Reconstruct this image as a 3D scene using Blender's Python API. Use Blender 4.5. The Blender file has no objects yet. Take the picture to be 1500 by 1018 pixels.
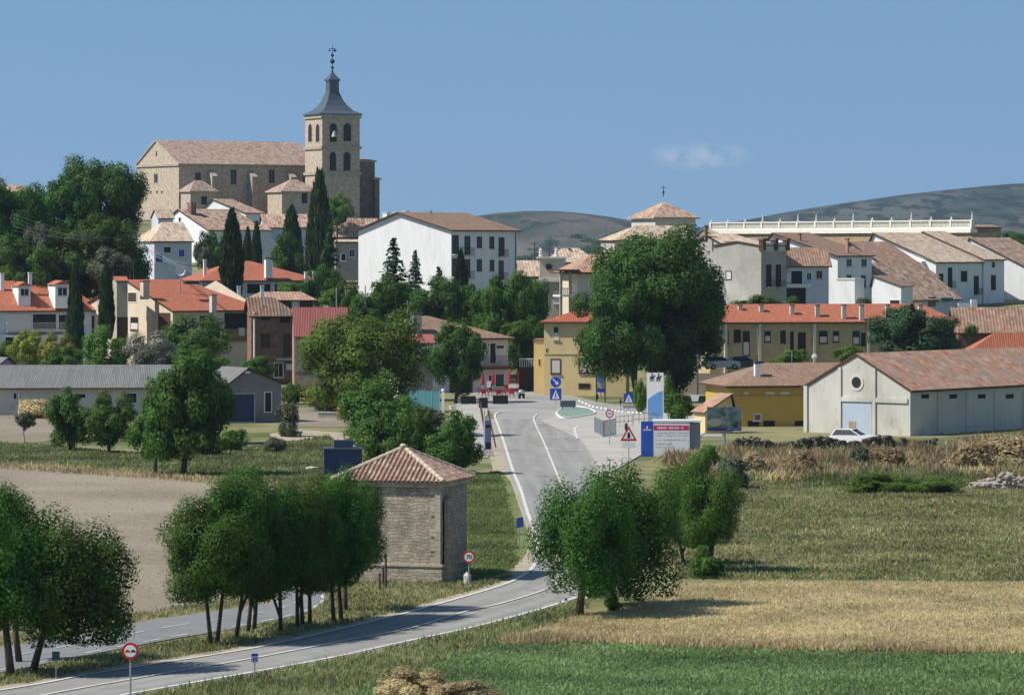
import bpy, bmesh, math, random
import numpy as np
from mathutils import Vector, Matrix, noise
F = 5500.0; HZ = 360.0; CZ = 17.0            # focal length and horizon in photo pixels, eye height in metres
random.seed(7)
SC = bpy.context.scene
COL = SC.collection
def P(px, py, Y): return Vector(((px-750)/F*Y, Y, CZ-(py-HZ)/F*Y))
def smooth(a, b, x):
    t = min(1, max(0, (x-a)/(b-a))); return t*t*(3-2*t)
PL = [(470,0),(500,2.5),(525,5.5),(550,8.5),(600,11.5),(700,16),(850,22),(920,23.3),(1020,22),(1400,-8),(2000,-30),(2600,-45),(99999,-45)]
PR = [(470,0),(500,2.2),(550,5),(600,6.0),(640,7.5),(700,12.5),(760,15.5),(850,15),(1000,8),(1400,-12),(2000,-32),(2600,-45),(99999,-45)]
PV = [(470,0),(500,2.5),(550,7),(600,7.5),(700,3),(850,-6),(1200,-22),(1700,-38),(2600,-45),(99999,-45)]
def interp(t, y):
    if y <= t[0][0]: return t[0][1]
    for (a, b), (c, d) in zip(t, t[1:]):
        if y <= c: return b+(d-b)*(y-a)/(c-a)
    return t[-1][1]
def gz(x, y):
    if y <= 470: return 0.0
    k = x/y*F+750
    wl = 1-smooth(640, 720, k); wr = smooth(900, 1000, k); wv = max(0, 1-wl-wr)
    return wl*interp(PL, y)+wr*interp(PR, y)+wv*interp(PV, y)
def G(px, py, z=0.0):
    Y = (CZ-z)*F/(py-HZ); return Vector(((px-750)/F*Y, Y, z))

# ------------------------------------------------------------------ mesh builder
class MB:
    def __init__(s): s.v = []; s.f = []; s.u = []; s.m = []
    def face(s, pts, uv=None, m=0):
        n = len(s.v); s.v += [tuple(p) for p in pts]; s.f.append(tuple(range(n, n+len(pts)))); s.u.append(uv); s.m.append(m)
    def box(s, x0, x1, y0, y1, z0, z1, m=0, T=None):
        c = [Vector(q) for q in ((x0,y0,z0),(x1,y0,z0),(x1,y1,z0),(x0,y1,z0),(x0,y0,z1),(x1,y0,z1),(x1,y1,z1),(x0,y1,z1))]
        if T is not None: c = [T @ q for q in c]
        n = len(s.v); s.v += [tuple(q) for q in c]
        for f in ((0,3,2,1),(4,5,6,7),(0,1,5,4),(1,2,6,5),(2,3,7,6),(3,0,4,7)):
            s.f.append(tuple(n+i for i in f)); s.u.append(None); s.m.append(m)
    def tube(s, p0, p1, r0, r1=None, n=8, m=0, cap=True):
        r1 = r0 if r1 is None else r1
        p0 = Vector(p0); p1 = Vector(p1); d = (p1-p0).normalized()
        a = d.orthogonal().normalized(); b = d.cross(a); k = len(s.v)
        for p, r in ((p0, r0), (p1, r1)):
            for i in range(n):
                t = 2*math.pi*i/n; s.v.append(tuple(p+a*(r*math.cos(t))+b*(r*math.sin(t))))
        for i in range(n):
            j = (i+1) % n; s.f.append((k+i, k+j, k+n+j, k+n+i)); s.u.append(None); s.m.append(m)
        if cap:
            s.f.append(tuple(k+i for i in reversed(range(n)))); s.f.append(tuple(k+n+i for i in range(n))); s.u += [None]*2; s.m += [m]*2
    def path(s, pts, radii, n=8, m=0):
        for (a, b), (r, q) in zip(zip(pts, pts[1:]), zip(radii, radii[1:])): s.tube(a, b, r, q, n, m)
    def lathe(s, prof, n=16, c=(0,0,0), m=0, rot=0.0):
        k = len(s.v); c = Vector(c)
        for r, z in prof:
            for i in range(n):
                t = 2*math.pi*i/n+rot; s.v.append((c.x+r*math.cos(t), c.y+r*math.sin(t), c.z+z))
        for q in range(len(prof)-1):
            for i in range(n):
                j = (i+1) % n; s.f.append((k+q*n+i, k+q*n+j, k+q*n+n+j, k+q*n+n+i)); s.u.append(None); s.m.append(m)
        q = len(prof)-1
        s.f.append(tuple(k+i for i in reversed(range(n)))); s.f.append(tuple(k+q*n+i for i in range(n))); s.u += [None]*2; s.m += [m]*2
    def prism(s, poly, fn, m=0):           # poly of 2-d points, fn(a, b, side) -> 3-d point
        A = [Vector(fn(a, b, 0)) for a, b in poly]; B = [Vector(fn(a, b, 1)) for a, b in poly]; n = len(poly)
        s.face(A[::-1], None, m); s.face(B, None, m)
        for i in range(n): j = (i+1) % n; s.face([A[i], A[j], B[j], B[i]], None, m)
    def rock(s, c, r, rng, m=0, sq=(1,1,.75)):
        k = len(s.v); bm = bmesh.new(); bmesh.ops.create_icosphere(bm, subdivisions=1, radius=1)
        bm.verts.ensure_lookup_table()
        for v in bm.verts:
            q = v.co*(r*rng.uniform(.7, 1.15)); s.v.append((c[0]+q.x*sq[0], c[1]+q.y*sq[1], c[2]+q.z*sq[2]))
        for f in bm.faces: s.f.append(tuple(k+v.index for v in f.verts)); s.u.append(None); s.m.append(m)
        bm.free()
    def mesh(s, name, mats):
        me = bpy.data.meshes.new(name); me.from_pydata(s.v, [], s.f)
        for mm in (mats if isinstance(mats, (list, tuple)) else [mats]): me.materials.append(mm)
        if any(s.m): me.polygons.foreach_set('material_index', s.m)
        if any(u is not None for u in s.u):
            L = me.uv_layers.new(name='UVMap'); i = 0
            for f, u in zip(s.f, s.u):
                for q in range(len(f)): L.data[i].uv = u[q] if u is not None else (0, 0); i += 1
        me.update(); return me
    def build(s, name, mats, parent=None, loc=None, rz=0.0, smooth_=False, recalc=True):
        me = s.mesh(name, mats)
        if recalc:
            bm = bmesh.new(); bm.from_mesh(me); bmesh.ops.recalc_face_normals(bm, faces=bm.faces); bm.to_mesh(me); bm.free()
        if smooth_: me.polygons.foreach_set('use_smooth', [True]*len(me.polygons))
        return link(name, me, parent, loc, rz)
def link(name, me, parent=None, loc=None, rz=0.0, scale=None):
    o = bpy.data.objects.new(name, me); COL.objects.link(o)
    if parent: o.parent = parent
    if loc is not None: o.location = loc
    if rz: o.rotation_euler.z = rz
    if scale is not None: o.scale = scale
    return o
def tag(o, label, cat, group=None):
    o['label'] = label; o['category'] = cat
    if group: o['group'] = group
    return o
def thing(name, label, cat, loc=(0,0,0), rz=0.0, group=None):
    o = link(name, None, None, loc, rz); o.empty_display_size = .3
    return tag(o, label, cat, group)
def struct(o, kind='structure'): o['kind'] = kind; return o

# ------------------------------------------------------------------ materials (all procedural)
def nodes(name):
    m = bpy.data.materials.new(name); m.use_nodes = True; nt = m.node_tree
    b = nt.nodes['Principled BSDF']; return m, nt, b
def N(nt, t, **k):
    n = nt.nodes.new('ShaderNode'+t)
    for a, v in k.items(): setattr(n, a, v)
    return n
def ramp(nt, stops, interp_='LINEAR'):
    r = N(nt, 'ValToRGB'); r.color_ramp.interpolation = interp_; e = r.color_ramp.elements
    while len(e) < len(stops): e.new(.5)
    for q, (p, c) in zip(e, stops): q.position = p; q.color = (*c, 1)
    return r
def mul(c, k): return tuple(min(1, x*k) for x in c)
def mk(name, c1, c2=None, scale=2.0, rough=.85, bump=0.0, bscale=None, spec=.25, st=(1,1,1), lo=.35, hi=.65, c3=None, s3=None, t3=(.55,.7), metal=0, detail=8, bdist=.02, coord='Object'):
    m, nt, b = nodes(name); L = nt.links.new
    c2 = c2 or mul(c1, .72)
    tc = N(nt, 'TexCoord'); mp = N(nt, 'Mapping'); mp.inputs['Scale'].default_value = st; L(tc.outputs[coord], mp.inputs[0])
    no = N(nt, 'TexNoise'); no.inputs['Scale'].default_value = scale; no.inputs['Detail'].default_value = detail; no.inputs['Roughness'].default_value = .65
    L(mp.outputs[0], no.inputs['Vector']); r = ramp(nt, [(lo, c1), (hi, c2)]); L(no.outputs['Fac'], r.inputs[0]); out = r.outputs[0]
    if c3 is not None:
        n3 = N(nt, 'TexNoise'); n3.inputs['Scale'].default_value = s3 or scale*.3; n3.inputs['Detail'].default_value = 6; n3.inputs['Roughness'].default_value = .6
        L(mp.outputs[0], n3.inputs['Vector']); r3 = ramp(nt, [(t3[0], (0,0,0)), (t3[1], (1,1,1))]); L(n3.outputs['Fac'], r3.inputs[0])
        mx = N(nt, 'MixRGB'); L(r3.outputs[0], mx.inputs[0]); L(out, mx.inputs[1]); mx.inputs[2].default_value = (*c3, 1); out = mx.outputs[0]
    L(out, b.inputs['Base Color']); b.inputs['Roughness'].default_value = rough; b.inputs['Specular IOR Level'].default_value = spec; b.inputs['Metallic'].default_value = metal
    if bump:
        nb = N(nt, 'TexNoise'); nb.inputs['Scale'].default_value = bscale or scale*4; nb.inputs['Detail'].default_value = 6; L(tc.outputs[coord], nb.inputs['Vector'])
        bp = N(nt, 'Bump'); bp.inputs['Strength'].default_value = bump; bp.inputs['Distance'].default_value = bdist; L(nb.outputs['Fac'], bp.inputs['Height']); L(bp.outputs[0], b.inputs['Normal'])
    return m
def mk_roof(name, cols, pale=None, pale_t=(.52,.66), tile=(.26,.42), old=(.14,.08,.06), oldt=(.55,.75)):
    m, nt, b = nodes(name); L = nt.links.new
    tc = N(nt, 'TexCoord'); mp = N(nt, 'Mapping'); mp.inputs['Scale'].default_value = (1/tile[0], 1/tile[1], 1); L(tc.outputs['UV'], mp.inputs[0])
    vo = N(nt, 'TexVoronoi'); vo.inputs['Scale'].default_value = 1.0; vo.inputs['Randomness'].default_value = .35; L(mp.outputs[0], vo.inputs['Vector'])
    sp = N(nt, 'SeparateColor'); L(vo.outputs['Color'], sp.inputs[0])
    k = len(cols); r = ramp(nt, [(i/(k-1), c) for i, c in enumerate(cols)]); L(sp.outputs[0], r.inputs[0]); out = r.outputs[0]
    if pale is not None:
        n2 = N(nt, 'TexNoise'); n2.inputs['Scale'].default_value = .9; n2.inputs['Detail'].default_value = 9; n2.inputs['Roughness'].default_value = .75; L(tc.outputs['UV'], n2.inputs['Vector'])
        r2 = ramp(nt, [(pale_t[0], (0,0,0)), (pale_t[1], (1,1,1))]); L(n2.outputs['Fac'], r2.inputs[0])
        mx = N(nt, 'MixRGB'); L(r2.outputs[0], mx.inputs[0]); L(out, mx.inputs[1]); mx.inputs[2].default_value = (*pale, 1); out = mx.outputs[0]
    n3 = N(nt, 'TexNoise'); n3.inputs['Scale'].default_value = .35; n3.inputs['Detail'].default_value = 7; L(tc.outputs['UV'], n3.inputs['Vector'])
    r3 = ramp(nt, [(oldt[0], (0,0,0)), (oldt[1], (.75,.75,.75))]); L(n3.outputs['Fac'], r3.inputs[0])
    mx = N(nt, 'MixRGB'); L(r3.outputs[0], mx.inputs[0]); L(out, mx.inputs[1]); mx.inputs[2].default_value = (*old, 1); out = mx.outputs[0]
    L(out, b.inputs['Base Color']); b.inputs['Roughness'].default_value = .9; b.inputs['Specular IOR Level'].default_value = .15
    w = N(nt, 'TexWave'); w.inputs['Scale'].default_value = .314/1.0*1.0/tile[0]*.26/.26; w.bands_direction = 'X'; w.inputs['Distortion'].default_value = .15
    L(tc.outputs['UV'], w.inputs['Vector']); bp = N(nt, 'Bump'); bp.inputs['Strength'].default_value = .7; bp.inputs['Distance'].default_value = .05
    L(w.outputs['Fac'], bp.inputs['Height']); L(bp.outputs[0], b.inputs['Normal'])
    return m
def mk_leaf(name, dark, mid, light, trans=.3, rough=.55, ns=2.8):
    m, nt, b = nodes(name); L = nt.links.new
    g = N(nt, 'NewGeometry'); r = ramp(nt, [(0, dark), (.55, mid), (1, light)]); L(g.outputs['Random Per Island'], r.inputs[0])
    oi = N(nt, 'ObjectInfo'); hs = N(nt, 'HueSaturation'); mr = N(nt, 'MapRange'); mr.inputs[3].default_value = .485; mr.inputs[4].default_value = .515
    L(oi.outputs['Random'], mr.inputs[0]); L(mr.outputs[0], hs.inputs['Hue']); L(r.outputs[0], hs.inputs['Color'])
    tc = N(nt, 'TexCoord'); no = N(nt, 'TexNoise'); no.inputs['Scale'].default_value = ns; no.inputs['Detail'].default_value = 3 if ns > 1 else 6; L(tc.outputs['Object'], no.inputs['Vector'])
    mv = N(nt, 'MapRange'); mv.inputs[1].default_value = .3; mv.inputs[2].default_value = .7; mv.inputs[3].default_value = .6; mv.inputs[4].default_value = 1.42; L(no.outputs['Fac'], mv.inputs[0]); m5 = N(nt, 'MapRange'); m5.inputs[3].default_value = .86; m5.inputs[4].default_value = 1.2; w5 = N(nt, 'Math', operation='MULTIPLY'); L(oi.outputs['Random'], m5.inputs[0]); L(mv.outputs[0], w5.inputs[0]); L(m5.outputs[0], w5.inputs[1]); L(w5.outputs[0], hs.inputs['Value'])
    L(hs.outputs[0], b.inputs['Base Color']); b.inputs['Roughness'].default_value = rough; b.inputs['Specular IOR Level'].default_value = .12
    t = N(nt, 'BsdfTranslucent'); L(hs.outputs[0], t.inputs[0]); mx = N(nt, 'MixShader'); mx.inputs[0].default_value = trans
    L(b.outputs[0], mx.inputs[1]); L(t.outputs[0], mx.inputs[2]); L(mx.outputs[0], nt.nodes['Material Output'].inputs[0]); return m
def mk_road(name, c1, c2):
    m, nt, b = nodes(name); L = nt.links.new; tc = N(nt, 'TexCoord')
    no = N(nt, 'TexNoise'); no.inputs['Scale'].default_value = .6; no.inputs['Detail'].default_value = 9; no.inputs['Roughness'].default_value = .7; L(tc.outputs['Object'], no.inputs['Vector']); r = ramp(nt, [(.35, c1), (.65, c2)]); L(no.outputs['Fac'], r.inputs[0])
    sx = N(nt, 'SeparateXYZ'); L(tc.outputs['UV'], sx.inputs[0]); tr = ramp(nt, [(0, (1.16,1.14,1.08)), (.06, (1.05,1.05,1.03)), (.14, (.93,.93,.94)), (.24, (1,1,1)), (.37, (.92,.92,.93)), (.5, (1.06,1.06,1.04)), (.63, (.92,.92,.93)), (.76, (1,1,1)), (.86, (.93,.93,.94)), (.95, (1.06,1.06,1.04)), (1, (1.18,1.15,1.08))]); L(sx.outputs[0], tr.inputs[0])
    mp = N(nt, 'Mapping'); mp.inputs['Scale'].default_value = (9, .06, 1); L(tc.outputs['UV'], mp.inputs[0]); n2 = N(nt, 'TexNoise'); n2.inputs['Scale'].default_value = 1; n2.inputs['Detail'].default_value = 7; L(mp.outputs[0], n2.inputs['Vector']); r2 = ramp(nt, [(.3, (.86,.86,.86)), (.7, (1.13,1.13,1.12))]); L(n2.outputs['Fac'], r2.inputs[0])
    m1 = N(nt, 'MixRGB', blend_type='MULTIPLY'); m1.inputs[0].default_value = 1; L(r.outputs[0], m1.inputs[1]); L(tr.outputs[0], m1.inputs[2]); m2 = N(nt, 'MixRGB', blend_type='MULTIPLY'); m2.inputs[0].default_value = 1; L(m1.outputs[0], m2.inputs[1]); L(r2.outputs[0], m2.inputs[2])
    vo = N(nt, 'TexVoronoi'); vo.feature = 'DISTANCE_TO_EDGE'; vo.inputs['Scale'].default_value = .22; wn = N(nt, 'MixRGB', blend_type='ADD'); wn.inputs[0].default_value = 1.6; L(tc.outputs['Object'], wn.inputs[1]); L(no.outputs['Color'], wn.inputs[2]); L(wn.outputs[0], vo.inputs['Vector']); rc = ramp(nt, [(.0, (.62,.62,.62)), (.012, (1,1,1))]); L(vo.outputs['Distance'], rc.inputs[0])
    m3 = N(nt, 'MixRGB', blend_type='MULTIPLY'); m3.inputs[0].default_value = .8; L(m2.outputs[0], m3.inputs[1]); L(rc.outputs[0], m3.inputs[2]); L(m3.outputs[0], b.inputs['Base Color']); b.inputs['Roughness'].default_value = .93; b.inputs['Specular IOR Level'].default_value = .12
    nb = N(nt, 'TexNoise'); nb.inputs['Scale'].default_value = 40; L(tc.outputs['Object'], nb.inputs['Vector']); bp = N(nt, 'Bump'); bp.inputs['Strength'].default_value = .35; bp.inputs['Distance'].default_value = .01; L(nb.outputs['Fac'], bp.inputs['Height']); L(bp.outputs[0], b.inputs['Normal']); return m
def mk_stone(name, c1, c2, mortar, w=.5, h=.25, bump=.5, dist=.28, ms=.018):
    m, nt, b = nodes(name); L = nt.links.new
    tc = N(nt, 'TexCoord'); sx = N(nt, 'SeparateXYZ'); L(tc.outputs['Object'], sx.inputs[0]); ad = N(nt, 'Math', operation='ADD'); L(sx.outputs[0], ad.inputs[0]); L(sx.outputs[1], ad.inputs[1])
    cx = N(nt, 'CombineXYZ'); L(ad.outputs[0], cx.inputs[0]); L(sx.outputs[2], cx.inputs[1])
    nz = N(nt, 'TexNoise'); nz.inputs['Scale'].default_value = 1.6; L(cx.outputs[0], nz.inputs['Vector']); mxv = N(nt, 'MixRGB', blend_type='ADD'); mxv.inputs[0].default_value = dist; L(cx.outputs[0], mxv.inputs[1]); L(nz.outputs['Color'], mxv.inputs[2])
    br = N(nt, 'TexBrick'); br.inputs['Scale'].default_value = 1; br.inputs['Brick Width'].default_value = w; br.inputs['Row Height'].default_value = h; br.inputs['Mortar Size'].default_value = ms; br.inputs['Bias'].default_value = 0
    br.inputs['Color1'].default_value = (*c1, 1); br.inputs['Color2'].default_value = (*c2, 1); br.inputs['Mortar'].default_value = (*mortar, 1); br.offset_frequency = 2; br.squash = .7; br.squash_frequency = 3
    L(mxv.outputs[0], br.inputs['Vector'])
    no = N(nt, 'TexNoise'); no.inputs['Scale'].default_value = 1.3; no.inputs['Detail'].default_value = 9; no.inputs['Roughness'].default_value = .7; L(tc.outputs['Object'], no.inputs['Vector'])
    r = ramp(nt, [(.3, (.62,.6,.58)), (.7, (1.25,1.25,1.25))]); L(no.outputs['Fac'], r.inputs[0]); mx = N(nt, 'MixRGB', blend_type='MULTIPLY'); mx.inputs[0].default_value = 1; L(br.outputs['Color'], mx.inputs[1]); L(r.outputs[0], mx.inputs[2])
    L(mx.outputs[0], b.inputs['Base Color']); b.inputs['Roughness'].default_value = .92; b.inputs['Specular IOR Level'].default_value = .15
    bp = N(nt, 'Bump'); bp.inputs['Strength'].default_value = bump; bp.inputs['Distance'].default_value = .03; ad2 = N(nt, 'Math', operation='SUBTRACT'); L(no.outputs['Fac'], ad2.inputs[0]); L(br.outputs['Fac'], ad2.inputs[1]); L(ad2.outputs[0], bp.inputs['Height']); L(bp.outputs[0], b.inputs['Normal'])
    return m
M = {}
def setup_mats():
    A = M
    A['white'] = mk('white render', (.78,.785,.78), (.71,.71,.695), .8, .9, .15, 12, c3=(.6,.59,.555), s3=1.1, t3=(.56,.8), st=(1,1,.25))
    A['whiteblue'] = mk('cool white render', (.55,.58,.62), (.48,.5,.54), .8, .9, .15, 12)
    A['offwhite'] = mk('off white render', (.60,.56,.49), (.5,.46,.4), .7, .9, .2, 10, c3=(.36,.33,.28), s3=.5, t3=(.58,.78))
    A['cream'] = mk('cream render', (.66,.56,.44), (.58,.49,.38), .7, .9, .15, 10)
    A['beige'] = mk('beige render', (.44,.38,.29), (.37,.32,.25), .8, .9, .2, 10)
    A['yellow'] = mk('yellow render', (.66,.53,.28), (.59,.47,.25), .6, .9, .15, 10, c3=(.52,.42,.25), s3=.3, t3=(.55,.75))
    A['ochre'] = mk('ochre render', (.52,.35,.085), (.46,.31,.075), .6, .9, .15, 10)
    A['rowochre'] = mk('dull ochre brickwork', (.52,.40,.22), (.42,.32,.18), .8, .92, .2, 10, c3=(.36,.28,.18), s3=.4, t3=(.55,.75))
    A['paleyellow'] = mk('pale yellow render', (.68,.53,.25), (.6,.46,.22), .6, .9, .15, 10)
    A['grey'] = mk('grey cement render', (.40,.38,.34), (.30,.285,.26), .5, .92, .25, 6, c3=(.5,.48,.43), s3=.25, t3=(.5,.7))
    A['darkgrey'] = mk('dark grey cement render', (.24,.235,.23), (.18,.176,.172), .5, .92, .25, 6)
    A['old'] = mk('weathered white render', (.58,.56,.5), (.42,.4,.35), .35, .92, .3, 5, st=(1,1,.5), c3=(.28,.25,.21), s3=.8, t3=(.6,.76))
    A['oldside'] = mk('weathered grey render', (.60,.55,.48), (.5,.455,.395), .4, .92, .3, 5, st=(1,1,.4), c3=(.36,.32,.27), s3=.9, t3=(.6,.78))
    A['brick'] = mk_stone('red brown brick', (.26,.13,.09), (.21,.10,.07), (.25,.17,.13), .26, .08, .3)
    A['stone'] = mk_stone('church ashlar stone', (.53,.44,.34), (.45,.37,.285), (.42,.345,.265), .9, .45, .3)
    A['rubble'] = mk_stone('rubble stone', (.45,.395,.32), (.30,.26,.205), (.255,.222,.18), .40, .17, .9, .38, .018)
    A['quoin'] = mk_stone('pale dressed stone', (.47,.41,.32), (.38,.33,.26), (.3,.26,.2), .6, .35, .4)
    A['darkstone'] = mk_stone('dark apse stone', (.27,.2,.145), (.2,.15,.11), (.2,.15,.11), .8, .4, .3)
    A['tan'] = mk_stone('tan stone', (.40,.30,.2), (.32,.24,.16), (.34,.27,.19), .5, .25, .5)
    A['orange'] = mk_roof('orange roof tiles', [(.34,.115,.065), (.39,.135,.078), (.43,.16,.095)], None, old=(.30,.12,.075), tile=(.25,.4))
    A['red'] = mk_roof('brick red roof tiles', [(.30,.085,.05), (.36,.11,.06), (.4,.14,.08)], (.42,.25,.16), (.6,.72))
    A['brown'] = mk_roof('brown concrete tiles', [(.22,.145,.1), (.265,.175,.122), (.305,.205,.148)], None, old=(.17,.1,.075))
    A['oldtile'] = mk_roof('old mixed roof tiles', [(.22,.115,.08), (.33,.19,.13), (.42,.28,.2), (.30,.165,.115)], (.54,.45,.34), (.47,.62), tile=(.5,.75))
    A['paletile'] = mk_roof('pale lichened tiles', [(.36,.24,.16), (.5,.37,.26), (.58,.47,.35), (.34,.19,.12)], (.62,.54,.42), (.48,.62), tile=(.5,.75))
    A['redold'] = mk_roof('weathered red tiles', [(.27,.13,.085), (.40,.195,.125), (.43,.26,.175), (.33,.16,.105)], (.50,.40,.31), (.5,.63), old=(.27,.235,.18), oldt=(.45,.64), tile=(.42,.7))
    A['churchtile'] = mk_roof('church roof tiles', [(.24,.15,.12), (.30,.19,.155), (.36,.25,.20), (.26,.165,.13)], (.46,.37,.29), (.46,.6), old=(.22,.13,.095), tile=(.7,1.0))
    A['redmetal'] = mk_roof('red corrugated roof', [(.30,.10,.09), (.34,.12,.105), (.36,.13,.115)], None, tile=(.2,3), old=(.28,.08,.07))
    A['fibro'] = mk_roof('grey fibre cement roof', [(.155,.152,.148), (.18,.177,.172), (.2,.197,.19)], (.23,.225,.215), (.55,.7), tile=(.18,6), old=(.125,.122,.118))
    A['tilerow'] = mk('terracotta half round tiles', (.36,.235,.175), (.255,.15,.112), 3.5, .9, .2, 20, c3=(.55,.44,.33), s3=2.2, t3=(.5,.66))
    A['tilebase'] = mk('brown tile bed', (.26,.165,.125), (.18,.11,.085), 4, .95, .2)  # the bed's own brown, seen between the tile rows
    A['mortar'] = mk('pale ridge mortar', (.56,.47,.37), (.42,.33,.25), 4, .95, .3)
    A['slate'] = mk('blue grey slate', (.08,.10,.125), (.06,.076,.098), 1.2, .5, .15, 8, spec=.5)
    A['glass'] = mk('dark window glass', (.018,.02,.025), (.03,.033,.04), .6, .3, spec=.25)
    A['dark'] = mk('dark opening', (.018,.016,.015), (.028,.026,.024), 1, .8)
    A['blind'] = mk('pale roller blind', (.62,.6,.58), (.55,.53,.5), 3, .7, st=(1,1,12))
    A['brownwood'] = mk('brown painted wood', (.10,.05,.03), (.07,.035,.022), 3, .6)
    A['framew'] = mk('white painted frame', (.7,.7,.68), (.62,.62,.6), 3, .6)
    A['iron'] = mk('dark iron', (.03,.03,.033), (.045,.042,.04), 5, .5, metal=.6)
    A['galv'] = mk('galvanised steel', (.38,.39,.4), (.3,.31,.32), 5, .5, metal=.5)
    A['concrete'] = mk('light concrete', (.48,.46,.42), (.4,.38,.35), 2, .9, .2)
    A['terr'] = mk('limewashed balustrade', (.74,.71,.64), (.6,.56,.49), 1.5, .9, .2)
    A['redp'] = mk('sign red', (.5,.02,.03), (.45,.02,.03), 3, .45)
    A['whitep'] = mk('sign white', (.78,.78,.77), (.72,.72,.71), 3, .45)
    A['bluep'] = mk('sign blue', (.03,.08,.42), (.03,.07,.36), 3, .45)
    A['blackp'] = mk('sign black', (.015,.015,.017), (.02,.02,.02), 3, .5)
    A['lblue'] = mk('sky blue panel', (.16,.37,.68), (.13,.3,.6), 1, .45)
    A['mblue'] = mk('mid blue panel', (.05,.17,.47), (.035,.1,.4), .6, .45)
    A['bluedoor'] = mk('faded blue metal door', (.42,.49,.56), (.36,.43,.51), 1.5, .7, st=(3,3,.5), c3=(.3,.32,.33), s3=2, t3=(.62,.75))
    A['navy'] = mk('dark blue metal', (.035,.055,.12), (.03,.045,.10), 2, .55)
    A['carwhite'] = mk('white car paint', (.75,.76,.77), (.72,.73,.74), 1, .25, spec=.6)
    A['cardark'] = mk('dark blue car paint', (.03,.04,.07), (.028,.036,.06), 1, .22, spec=.6)
    A['carlight'] = mk('beige car paint', (.6,.57,.5), (.55,.52,.46), 1, .3, spec=.6)
    A['rubber'] = mk('black rubber', (.02,.02,.02), (.03,.03,.03), 4, .85)
    A['plasticred'] = mk('red plastic', (.30,.02,.035), (.25,.02,.03), 3, .45)
    A['clothred'] = mk('faded red canvas', (.36,.04,.06), (.29,.03,.05), 3, .9)
    A['teal'] = mk('teal fence netting', (.045,.17,.20), (.04,.13,.15), 3, .8, .4, 8)
    A['trunk'] = mk('grey brown bark', (.105,.082,.06), (.06,.046,.034), 6, .95, .8, 22, st=(1,1,.3), bdist=.03)
    A['asphalt'] = mk('weathered asphalt', (.31,.30,.282), (.255,.248,.233), .5, .93, .35, 45, spec=.12, c3=(.35,.34,.318), s3=.12, t3=(.45,.65), coord='Object', bdist=.01)
    A['roadway'] = mk_road('worn road asphalt', (.31,.30,.282), (.255,.248,.233))
    A['path'] = mk('grey cycle path asphalt', (.225,.23,.235), (.18,.185,.19), .6, .93, .3, 40, spec=.12, bdist=.01)
    A['paving'] = mk('pale worn paving', (.41,.39,.35), (.34,.325,.29), .35, .93, .3, 25, c3=(.45,.42,.36), s3=.2, t3=(.5,.68), bdist=.01)
    A['dirt'] = mk('pale dirt', (.42,.36,.27), (.34,.285,.205), 1.2, .95, .6, 9, c3=(.2,.2,.1), s3=.35, t3=(.56,.68))
    A['paint'] = mk('road paint', (.66,.65,.62), (.48,.465,.44), 1.5, .8, .2, 30)
    A['ground'] = mk('dry meadow soil', (.19,.19,.085), (.27,.235,.13), .25, .97, .8, 3, c3=(.085,.115,.04), s3=.06, t3=(.46,.62), spec=.1)
    A['plough'] = mk('ploughed clay soil', (.255,.217,.165), (.20,.168,.127), .9, .98, 1.0, 2.2, c3=(.295,.253,.195), s3=.05, t3=(.45,.65), spec=.08, bdist=.12, st=(1,1,1))
    A['stubble'] = mk('dry stubble', (.40,.335,.19), (.34,.29,.17), .6, .97, .8, 6, c3=(.29,.28,.16), s3=.1, t3=(.5,.66), spec=.1)
    A['crop'] = mk('green crop soil', (.165,.215,.085), (.205,.24,.11), .6, .97, .8, 5, spec=.1)
    A['lawn'] = mk('rough green grass', (.15,.18,.065), (.2,.2,.095), .5, .97, .8, 5, c3=(.085,.13,.035), s3=.15, t3=(.45,.6), spec=.1)
    A['band'] = mk('green fallow grass', (.10,.125,.05), (.15,.15,.07), .4, .97, .8, 4, c3=(.2,.175,.095), s3=.12, t3=(.55,.68), spec=.1)
    A['hill'] = mk('scrubby hill', (.03,.045,.032), (.085,.085,.065), .011, .98, 0, None, spec=.05, c3=(.016,.026,.018), s3=.045, t3=(.49,.54), detail=14, lo=.44, hi=.58, st=(1,.14,1))
    A['mesa'] = mk('scrub and clay hill', (.05,.06,.045), (.17,.14,.115), .006, .98, 0, None, spec=.05, c3=(.024,.035,.026), s3=.035, t3=(.52,.57), detail=12, lo=.45, hi=.6, st=(1,.16,1))
    A['leafdark'] = mk_leaf('dark street tree leaves', (.045,.10,.016), (.066,.142,.023), (.094,.188,.035), .46)
    A['leafmid'] = mk_leaf('mid green leaves', (.054,.11,.017), (.08,.155,.025), (.112,.2,.037), .46)
    A['leafbright'] = mk_leaf('bright green leaves', (.078,.138,.022), (.115,.195,.032), (.16,.25,.048), .46)
    A['leafyel'] = mk_leaf('yellow green leaves', (.12,.14,.02), (.23,.25,.035), (.34,.34,.07))
    A['leafgrey'] = mk_leaf('greyish green leaves', (.05,.07,.035), (.1,.125,.07), (.2,.22,.15))
    A['leafolive'] = mk_leaf('pale flowering leaves', (.1,.11,.06), (.25,.25,.18), (.55,.53,.46))
    A['needle'] = mk_leaf('conifer needles', (.022,.045,.017), (.04,.078,.028), (.066,.118,.045), .2)
    A['cyp'] = mk_leaf('cypress foliage', (.02,.038,.012), (.036,.066,.018), (.06,.1,.03), .15)
    A['gcrop'] = mk_leaf('green crop blades', (.145,.235,.085), (.21,.31,.12), (.29,.375,.18), .45, ns=.16)
    A['gdry'] = mk_leaf('dry straw', (.38,.30,.15), (.5,.405,.22), (.6,.5,.31), .4, ns=.16)
    A['gmix'] = mk_leaf('half dry grass', (.20,.215,.085), (.30,.295,.14), (.42,.38,.22), .42, ns=.16)
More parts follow.
